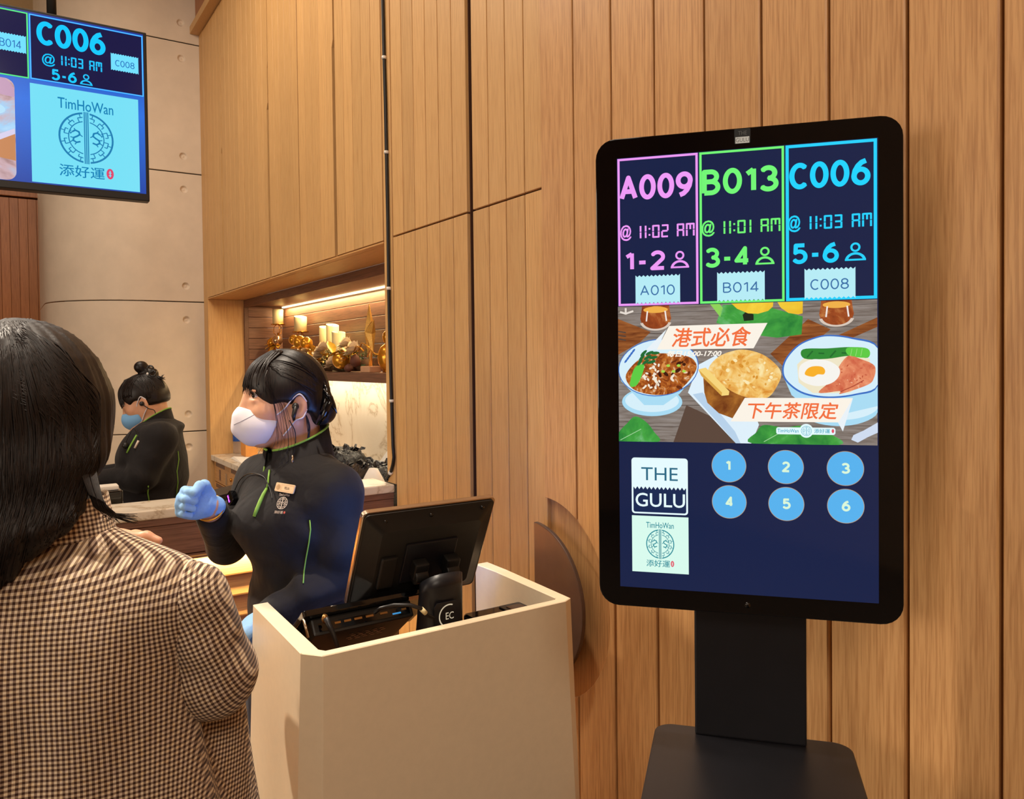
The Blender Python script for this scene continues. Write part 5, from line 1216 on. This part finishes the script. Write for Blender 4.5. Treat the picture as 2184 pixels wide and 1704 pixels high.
for k in range(120):                      # fringe strands combed forward over the brow
    g = rr.uniform(-1, 1); l = .062 * g + rr.uniform(-.003, .003); dip = .038 + rr.uniform(-.008, .018) - .007 * math.exp(-((g - .55) / .25) ** 2) - (.012 * rr.random() if abs(g) > .85 else 0)
    root = q(.030 + rr.uniform(-.01, .01), .018 + l * .35, .132 - .004 * g * g); m0 = q(.070 - .012 * g * g, l * .72 + .006, .113 - .012 * g * g); mid = q(.0945 - .028 * g * g, l * .90, .082 - .010 * g * g); end = q(.1035 - .034 * g * g + rr.uniform(-.002, .002), l + rr.uniform(-.004, .004), dip)
    strand(fr, [root, m0, mid, end], .0026, .0005, 5, 5)
comb(fr, q, (.002, 0, .042), (.100, .085, .096), ((.5, .15, .8), (.2, .2, .95)), (-.75, .45, -.42), rr, 90)
comb(fr, q, (.002, 0, .042), (.100, .085, .096), ((.55, .3, .6), (.3, .8, .3)), (-.8, .4, -.35), rr, 70)
tag(fr.build('fringe', HAIR, hair), kind='stuff')
lk = MB()
for g in (1, -1):
    for k in range(11):
        o1 = rr.uniform(-.006, .006); strand(lk, [q(.058, g * .055, .095), q(.066 + o1, g * .070, .055), q(.056 + o1 - .003 * k, g * .0735, .005), q(.050 + o1 * 2 - .004 * k, g * (.071 + .001 * k), -.045 - .006 * k), q(.044 + o1 * 3, g * (.068 + rr.uniform(0, .006)), -.075 - .008 * k)], .0008, .0004, 4, 6)
for k in range(7): strand(lk, [q(-.02, .076, -.02), q(-.026 + rr.uniform(-.004, .004), .074, -.05), q(-.02 + rr.uniform(-.01, .01), .07, -.09 - .004 * k)], .0016, .0005, 4, 6)
for k in range(46):                       # coils of the low bun
    ph = rr.uniform(0, PI2); tl_ = rr.uniform(-.7, .7); pts = []
    for i in range(9):
        a = ph + i * .42; v = np.array([math.cos(a) * math.cos(tl_), -abs(math.sin(tl_ + .3)) * .6 - .4, math.sin(a) * math.cos(tl_ * .5)]); v /= np.linalg.norm(v); pts.append(bun + np.array([.034, .043, .041]) * v * 1.015 + np.array([.002, 0, -.006 if v[2] < 0 else 0]))
    strand(lk, pts, .0013, .0008, 4, 3)
tag(lk.build('loose_locks', HAIR, hair), kind='stuff')
cl = MB()
def blade(pts, w, nrm):
    P = [Vector(p) for p in pts]; n = Vector(nrm); rows = []
    for i, p in enumerate(P):
        d = (P[min(i + 1, len(P) - 1)] - P[max(i - 1, 0)]).normalized(); s_ = d.cross(n).normalized(); ww = w * math.sin(PI * min(1, .15 + .85 * i / (len(P) - 1))) + .0005
        rows.append([tuple(p - s_ * ww), tuple(p + n * .003), tuple(p + s_ * ww), tuple(p - n * .003)])
    cl.rings(rows, True)
blade([L(686, 878, -.03), L(697, 850, -.025), L(696, 828, -.02), L(691, 814, -.02)], .011, (0, -1, .1)); blade([L(690, 830, -.03), L(705, 848, -.03), L(712, 868, -.025), L(719, 882, -.02)], .006, (0, -1, .1)); blade([L(676, 905, -.02), L(690, 885, -.03), L(703, 858, -.03), L(700, 838, -.02)], .009, (0, -1, .1))
cl.build('claw_clip', M['gloss'], hair)
fist('glove', GLV, fg.t, WR_, KR, (.12, 0, 1), (.85, -.5, 0), .92)
# resting hand beside the podium
fist('glove', GLV, fg.t, WL_ * .75 + KL * .25, KL, (.2, -.7, .6), (-.4, -.2, -1), 1.0)
fa_ = Vector(WR_ - ER).normalized(); b1 = fa_.orthogonal().normalized(); b2 = fa_.cross(b1); bc_ = Vector(WR_) - fa_ * .012
MB().tube([bc_ + b1 * .031 * math.cos(a) + b2 * .031 * math.sin(a) for a in (PI2 * k / 24 for k in range(25))], .0022, 8).build('bangle', M['gold'], fg.t)
fg.t['group'] = 'staff members in black jackets'
legs(fg, np.array([tc0[0], tc0[1]]), YW, .86, TR)

# ================================================================ the staff member bending over the back counter
fb = Fig('staff woman in black jacket and blue mask looking down at the back counter', 310, 1000, 3.4); B = fb.L
ab = math.radians(80); ax = head_axes(ab, math.radians(24)); Fv, Lv, Uv = ax; A = np.array([Fv, Lv, Uv]); HS = .96
Hc = B(305, 860, -.070) - .074 * HS * Lv
nbk = B(338, 893, 0.0); hipc = B(332, 1080, .02); chest = B(322, 960, 0.0)
SLb = B(343, 935, -.12); SRb = B(335, 920, .13); ELb = B(302, 1018, -.17); WLb = B(222, 1022, -.10); ERb = B(290, 1010, .10); WRb = B(225, 1012, .02)
sd = Sdf((-.36, -.34, .72), (.30, .34, 1.52), .006)
q = head(sd, Hc, ax, HS); sd.cap(q(-.025, 0, -.03), nbk, .045, .048, k=.02); sd.cap(nbk + (0, 0, -.06), chest, .06, .10, k=.05); sd.cap(chest, hipc, .11, .115, k=.05)
for SP, EP, W_2 in ((SLb, ELb, WLb), (SRb, ERb, WRb)): sd.chain([SP, EP, W_2], [.045, .036, .027], .03)
for W_2 in (WLb, WRb): sd.cap(W_2, W_2 + (-.08, .02, -.03), .027, .02, k=.01)
sd.mesh('body', SK, fb.t); eyes(fb, q, HS, ax, Fv - Uv * .2)
sj = Sdf((-.40, -.36, .72), (.34, .36, 1.34), .006)
rows = [(hipc[2] - .10, hipc[0] - .015, hipc[1], .125, .18), (hipc[2] + .02, hipc[0] - .015, hipc[1], .122, .175), (hipc[2] + .13, hipc[0] - .004, hipc[1], .135, .175), (chest[2], chest[0] + .004, chest[1], .130, .175), (chest[2] + .07, chest[0] + .018, chest[1], .105, .15), (chest[2] + .115, nbk[0] + .008, nbk[1], .085, .11), (nbk[2] - .005, nbk[0] + .004, nbk[1], .06, .065)]
sj.loft(rows); sj.chain([nbk + (0, 0, -.06), SLb], [.05, .06], .05); sj.chain([nbk + (0, 0, -.06), SRb], [.05, .058], .05)
sj.chain([SLb, ELb, WLb], [.066, .058, .042], .03); sj.chain([SRb, ERb, WRb], [.07, .06, .042], .05)
sj.field(lambda X, Y, Z: .003 * (np.exp(-(((X - ELb[0]) / .08) ** 2 + ((Z - ELb[2] - .03) / .09) ** 2)) + .7 * np.exp(-((Z - hipc[2] - .05) / .08) ** 2)) * np.sin(60 * (Z + .5 * X) + 2 * np.sin(16 * X) + 4 * Y))
jb = sj.mesh('jacket', JK, fb.t); fb.tree(sj)
def onb(pts, lift=.002): return [h for h, n in (fb.hit(a, b, lift) for a, b in pts) if h is not None]
cb = []
lo2, hi2 = [], []
for k in range(25):
    a = PI + .3 + (PI2 - .6) * k / 24; bk = .5 + .5 * math.cos(a); lo2.append(nbk + np.array([.075 * math.cos(a), .078 * math.sin(a), -.045 - .05 * (1 - bk)])); hi2.append(nbk + np.array([.062 * math.cos(a) - .012, .066 * math.sin(a), .035 * bk - .045 * (1 - bk) + .012]))
cb = MB().rings([lo2, hi2], False, closed=False).build('collar', JK, fb.t); MB().tube(hi2, .003, 6).build('collar_piping', PIPE, cb)
for nm, pts, r in (('zip_placket', [(292, 928), (285, 940), (277, 954), (271, 966)], .004), ('side_piping', [(379, 962), (381, 980), (377, 1005), (379, 1030), (375, 1062)], .0022), ('pocket_piping', [(316, 1036), (315, 1052), (318, 1068)], .0025)):
    o = onb(pts, .001)
    if len(o) > 1: MB().tube(o, r, 6).build(nm, PIPE, jb)
o = onb([(268, 948), (264, 930), (272, 918), (286, 916), (296, 926), (297, 934)], .006)
if len(o) > 3:
    mb = MB(); strand(mb, o, .0016, .0016, 6, 5); mb.build('microphone_cord', M['caramel'], jb)
o = onb([(297, 940), (293, 948), (289, 956)], .003)
if len(o) > 1: MB().tube(o, .005, 5).build('stitched_logo', plain('silver_thread', '#d9c9b8', .6), jb)
o = onb([(270, 951)], .006)
if o: MB().ball(o[0], .013, 10).build('clip_microphone', M['black'], jb)
sm = Sdf(Hc - .16, Hc + .16, .004); sm.ell(q(.056, 0, -.048), HS * np.array([.072, .064, .050]), A); sm.ell(q(.090, 0, -.040), HS * np.array([.042, .036, .044]), A, k=.03); sm.half(q(.112, 0, -.006), Uv * .96 - Fv * .27); sm.half(q(.040, 0, 0), -Fv); 
mk = sm.mesh('face_mask', MASKB, fb.t); loops = MB()
for g in (-1, 1):
    strand(loops, [q(.042, g * .060, -.012), q(.020, g * .073, .012), q(-.004, g * .083, .030), q(-.020, g * .082, .010)], .0022, .0022, 6, 5); strand(loops, [q(.042, g * .060, -.07), q(.016, g * .070, -.045), q(-.010, g * .083, -.026)], .0022, .0022, 6, 5)
loops.build('ear_loops', MASKW, mk)
mb = MB(); mb.ball(q(.004, .080, .0), .010, 10); strand(mb, [q(.004, .083, 0), q(-.012, .083, -.03), q(-.03, .076, -.05), q(-.02, .07, -.08)], .002, .002, 6, 5); mb.build('earpiece', M['black'], fb.t)
sh_ = Sdf(Hc - .21, Hc + .21, .0045); sh_.ell(q(-.002, 0, .040), HS * np.array([.103, .084, .094]), A); sh_.ell(q(-.05, 0, .0), HS * np.array([.045, .062, .05]), A, k=.03)
sh_.half(q(.052, 0, .0), Fv * .86 - Uv * .51, True, .012)
for g in (-1, 1):
    sh_.ell(q(.030, g * .078, -.016), HS * np.array([.036, .03, .040]), A, k=.01, cut=True); sh_.ell(q(-.004, g * .09, -.004), HS * np.array([.022, .02, .034]), A, k=.008, cut=True)
sh_.ell(q(.0, 0, -.06), HS * np.array([.11, .12, .040]), A, k=.015, cut=True)
bn = B(301, 783, -.01); sh_.ell(bn, (.029, .03, .027), k=.012); sh_.ell(B(322, 795, -.0), (.03, .03, .022), k=.02)
hb = sh_.mesh('hair', HAIR, fb.t)
fr = MB()
for k in range(90):
    g = rr.uniform(-1, 1); l = .062 * g; strand(fr, [q(.030 + rr.uniform(-.01, .01), l * .4, .130), q(.070 - .012 * g * g, l * .75, .114 - .012 * g * g), q(.098 - .028 * g * g, l * .9, .082 - .010 * g * g), q(.108 - .034 * g * g + rr.uniform(-.003, .003), l, .030 + rr.uniform(-.012, .012))], .0034, .0008, 5, 5)
comb(fr, q, (-.002, 0, .040), (.103, .084, .094), ((.85, .3, .3), (.3, .9, .1)), (-.25, .15, .9), rr, 90, .0022, .04)
comb(fr, q, (-.002, 0, .040), (.103, .084, .094), ((-.2, .9, -.25), (-.85, .3, -.3)), (-.25, .15, .9), rr, 90, .0022, .06)
for k in range(10): strand(fr, [B(330, 800, 0), B(341, 803 + k * .5, rr.uniform(-.02, .02)), B(350 + rr.uniform(-3, 4), 803 + rr.uniform(-5, 7), rr.uniform(-.03, .03))], .004, .0008, 5, 4)
tag(fr.build('fringe', HAIR, hb), kind='stuff')
mb = MB()
for c, r in (((322, 787), .014), ((327, 796), .013)): cc = B(c[0], c[1], -.04); mb.tube([cc + np.array([r * math.cos(a), -.006, r * math.sin(a)]) for a in (PI2 * k / 14 for k in range(15))], .004, 6)
mb.ball(B(315, 797, -.045), .006, 8, 1); mb.build('hair_tie', [M['gloss'], M['white']], hb)
for W_2 in (WLb, WRb): fist('hand', SK, fb.t, W_2, W_2 + np.array([-.07, .01, -.03]), (0, -.4, 1), (0, .2, -1), .98)
fb.t['group'] = 'staff members in black jackets'
legs(fb, hipc[:2], PI / 2, .80, TR)

# ================================================================ the customer in the checked coat, seen from behind
fc = Fig('customer with long dark hair in brown checked coat seen from behind at left', 60, 950, 1.15); K = fc.L
CHK = NT('checked_wool'); t = CHK
uvn = t.new('ShaderNodeUVMap'); uvn.uv_map = 'cloth'; sx_ = t.new('ShaderNodeSeparateXYZ'); t.link(uvn.outputs[0], sx_.inputs[0])
per = PI2 / .0066
def wave(o, ph=0.):
    return t.ramp(_ma(t, t.math('SINE', _ma(t, o, per, ph)), .5, .5), [(.36, (0, 0, 0, 1)), (.62, (1, 1, 1, 1))])
wx, wz = wave(sx_.outputs[0]), wave(sx_.outputs[1])
sumv = t.math('MULTIPLY', t.math('ADD', wx, wz), .5)
colr = t.ramp(sumv, [(0, '#3f281f'), (.5, '#957f6b'), (1, '#ead9bd')])
tint = t.ramp(t.noise(t.coords((1, 1, 1)), 160, 2), [(.35, '#c8b8d8'), (.5, '#ffffff'), (.68, '#ffe0a0')])
t.link(t.mix(.35, colr, tint, 'MULTIPLY'), t.b.inputs['Base Color']); t.setv('Roughness', .85); t.setv('Specular IOR Level', .2); t.setv('Sheen Weight', .15)
w_ = t.noise(t.coords((1, 1, .45)), 7, 3, .5, .5); t.bump(w_, .5, .05); COAT = t.m
cc = K(60, 1300, 0)[:2]
fa = math.radians(172); Fc = np.array([-math.sin(fa) * -1, 1., 0]); 
hcx = K(48, 900, 0.0)
# body
nbc = np.array([hcx[0] + .005, hcx[1] + .005, 1.30])
axc = (np.array([-.18, .983, 0.]), np.array([-.983, -.18, 0.]), np.array([0, 0, 1.])); HcC = np.array([hcx[0], hcx[1] + .0, 1.452])
SRc = K(362, 1264, .01); ERc = K(447, 1440, .04); WRc = K(455, 1440, .26); SLc = np.array([2 * cc[0] - SRc[0], SRc[1], SRc[2]]); ELc = SLc + (-.05, .08, -.24)
FT = K(338, 1153, .30); WLc = FT + np.array([-.14, .0, -.03])
sd = Sdf((-.46, -.20, .72), (.36, .42, 1.60), .0065)
qc = head(sd, HcC, axc, 1.04); sd.cap(qc(-.02, 0, -.03), nbc, .05, .056, k=.03)
sd.loft([(.74, cc[0], cc[1], .15, .10), (.95, cc[0], cc[1], .14, .095), (1.1, cc[0], cc[1], .15, .10), (1.22, cc[0], cc[1], .17, .09), (1.30, nbc[0], nbc[1], .06, .06)], 0, k=.03)
sd.chain([SRc, ERc, WRc], [.042, .035, .026], .03); sd.chain([SLc, ELc, WLc], [.042, .035, .026], .03)
sd.mesh('body', SK, fc.t); eyes(fc, qc, 1.04, axc, (0, 1, 0))
# raised hand with pointing finger, just visible past the shoulder
sd = Sdf(FT + (-.17, -.08, -.10), FT + (.03, .08, .06), .003)
sd.cap(WLc, WLc + (.04, 0, .01), .024, .028); sd.ell(FT + (-.075, .0, -.012), (.045, .02, .036), k=.02)
sd.chain([FT + (-.05, 0, .006), FT + (-.022, 0, .008), FT], [.0105, .0095, .0075], .008)
for i, dz in enumerate((-.014, -.030, -.044)): sd.chain([FT + (-.05, 0, dz), FT + (-.026, -.006, dz - .002), FT + (-.032, -.026, dz - .006), FT + (-.052, -.026, dz - .004)], [.0105, .0098, .009, .008], .005)
sd.chain([FT + (-.085, .012, .0), FT + (-.055, .024, .004), FT + (-.03, .024, .004)], [.012, .0105, .008], .008)
sd.mesh('hand', SK, fc.t)
def folds(X, Y, Z):
    a = np.arctan2(X - cc[0], -(Y - cc[1])); low = np.clip((1.24 - Z) / .25, 0, 1)
    return -.0055 * low * (np.sin(5 * a + 9 * (Z - .9) + .6) + .7 * np.sin(9 * a - 6 * Z)) + X * 0
sj = Sdf((-.46, -.26, .62), (.40, .32, 1.40), .006)
sj.loft([(.63, cc[0] + .01, cc[1] + .02, .30, .19), (.80, cc[0] + .005, cc[1] + .015, .272, .172), (.98, cc[0], cc[1] + .01, .245, .155), (1.12, cc[0], cc[1], .235, .142), (1.20, cc[0], cc[1], .222, .128), (1.245, cc[0] + .0, cc[1], .180, .112), (1.275, nbc[0], nbc[1], .115, .09), (1.31, nbc[0], nbc[1], .075, .072)], 0)
sj.cap(nbc + (.0, 0, -.055), SRc + (-.01, 0, -.008), .062, .064, k=.05); sj.cap(nbc + (.0, 0, -.055), SLc, .062, .066, k=.05)
sj.chain([SLc, ELc, WLc + (-.08, 0, -.03)], [.078, .07, .05], .05)
sj.cap(K(470, 1500, .12), K(490, 1900, .12), .045, .06, k=.04)
sj.field(folds)
def uvb(P):
    top = np.clip((P[:, 2] - 1.18) / .12, 0, 1); u = .27 * np.arcsin(np.clip((P[:, 0] - cc[0]) / .30, -.98, .98))
    return np.stack([u, P[:, 2] - .5 * np.clip(P[:, 1] - cc[1] + .14, 0, .2) * top], 1)
coat = sj.mesh('coat', COAT, fc.t, uvb)
ss = Sdf((.05, -.22, .75), (.44, .40, 1.34), .006)
ax_s = (ERc - SRc) / np.linalg.norm(ERc - SRc); SS = K(404, 1276, .01); ES = K(452, 1438, .04)
ss.chain([SS, SS * .5 + ES * .5 + (.006, -.004, .004), ES], [.050, .054, .057], .03); ss.chain([ES, WRc], [.057, .052], .04)
ss.cap(K(385, 1262, .01), SS, .040, .049, k=.03)
ss.field(lambda X, Y, Z: .0022 * np.sin(70 * (Z + .55 * X) + 2 * np.sin(20 * X)) * np.exp(-((Z - 1.10) / .07) ** 2) + 0 * Y)
def uvs(P):
    d = P - SS; e2 = np.array([ax_s[2], 0, -ax_s[0]]); e2 /= np.linalg.norm(e2); return np.stack([.078 * np.arcsin(np.clip((d @ e2) / .082, -.98, .98)), d @ ax_s], 1)
ss.mesh('sleeve', COAT, fc.t, uvs)
# turned-up collar
lo3, hi3, ho3 = [], [], []
for k in range(33):
    a = -PI / 2 - 2.35 + 4.7 * k / 32; bk = .5 - .5 * math.sin(a); lo3.append(nbc + np.array([.118 * math.cos(a), .098 * math.sin(a), -.022])); hi3.append(nbc + np.array([.108 * math.cos(a), .088 * math.sin(a), .036])); ho3.append(nbc + np.array([.095 * math.cos(a), .078 * math.sin(a), .030]))
mb = MB().rings([lo3, hi3, ho3, [p - np.array([0, 0, .04]) for p in ho3]], False, closed=False); co = mb.build('coat_collar', COAT, fc.t)
l = co.data.uv_layers.new(name='cloth'); vs = np.array([v.co[:] for v in co.data.vertices]); l.data.foreach_set('uv', np.array([(math.atan2(vs[v][0] - nbc[0], -(vs[v][1] - nbc[1])) * .105, vs[v][2]) for p in co.data.polygons for v in p.vertices], dtype=np.float32).ravel())
legs(fc, cc, PI, .80, cloth('black_trousers', '#16161a'))
# long hair
def hx(px, py): return K(px, py, 0)
sh_ = Sdf((-.26, -.26, 1.10), (.20, .22, 1.66), .0045)
sh_.ell((hcx[0], hcx[1], 1.478), (.112, .122, .122))
cH = lambda px: K(px, 950, 0)[0]
hr = [(1.135, cH(-75), -.128, .030, .020), (1.18, cH(-52), -.130, .062, .034), (1.22, cH(-28), -.126, .085, .044), (1.265, cH(4), -.108, .100, .060), (1.31, cH(34), -.075, .122, .085), (1.345, cH(44), -.045, .112, .100), (1.39, cH(48), -.02, .122, .118), (1.44, cH(46), 0., .119, .124), (1.49, cH(44), 0.01, .112, .122), (1.53, cH(42), 0.01, .09, .10)]
sh_.loft([(z, x, y + hcx[1], a, b) for z, x, y, a, b in hr], 0, k=.02)
def groove(X, Y, Z):
    a = np.arctan2(X - cH(40), -(Y - hcx[1])); s_ = 1 + 1.2 * np.clip((1.40 - Z) / .2, 0, 1); return .0009 * s_ * (np.sin(23 * a + 5 * Z) + .8 * np.sin(41 * a - 9 * Z + 1.3) + .6 * np.sin(67 * a + 14 * Z))
sh_.field(groove)
sh_.ell((hcx[0] - .01, hcx[1] + .13, 1.42), (.075, .075, .13), k=.02, cut=True)
hc_ = sh_.mesh('hair', HAIRB, fc.t)
st = MB(); rr = random.Random(5)
fc.tree(sh_)
for k in range(420):                       # strands lying on the hair, combed down from the crown
    f = rr.random() if k < 260 else rr.uniform(.72, 1.0); x0 = -10 + 60 * f + rr.uniform(-10, 10); y0 = 684 + 30 * rr.random() + (rr.random() * 160 if k >= 260 else 0); yb = (1300 - 230 * f ** 1.3) * rr.uniform(.95, 1.03); xb = -60 + 275 * f + rr.uniform(-6, 6); p = []
    for i in range(10):
        t = i / 9; y = y0 + (yb - y0) * t; sp = min(1, (t / .45)) ** (.75 if k < 260 else .48); xm = -70 + 283 * f; x = x0 + (xm - x0) * sp if t < .6 else xm + (xb - xm) * (t - .6) / .4
        if t > .7: x -= (t - .7) * 190 * (1 - .3 * f)
        h, n = fc.hit(x, y, .0006)
        if h is None: break
        p.append(h)
    if len(p) > 4: strand(st, p, .0013, .0006, 4, 3)
for k in range(60):                        # ends that flick out over the right shoulder
    f = rr.random(); strand(st, [K(170 + 34 * f, 1000, -.05 + .03 * f), K(190 + 30 * f, 1055 + 10 * f, -.05), K(214 + 32 * f + rr.uniform(-6, 6), 1088 + 10 * f, -.045), K(238 + rr.uniform(-24, 60), 1106 + rr.uniform(-12, 12), -.03 + .03 * f)], .0011, .0003, 4, 6)
for k in range(16): x0 = rr.uniform(90, 190); strand(st, [K(x0, 715 + (x0 / 205) ** 2 * 105, .0), K(x0 + 12 + rr.uniform(0, 8), 770 + (x0 / 205) ** 2 * 120, .0), K(min(222, x0 + 40) + rr.uniform(-4, 8), 890 + rr.uniform(-30, 60), 0)], .0004, .0002, 3, 6)
tag(st.build('hair_strands', HAIRB, hc_), kind='stuff')
bpy.data.objects.remove(_fo)
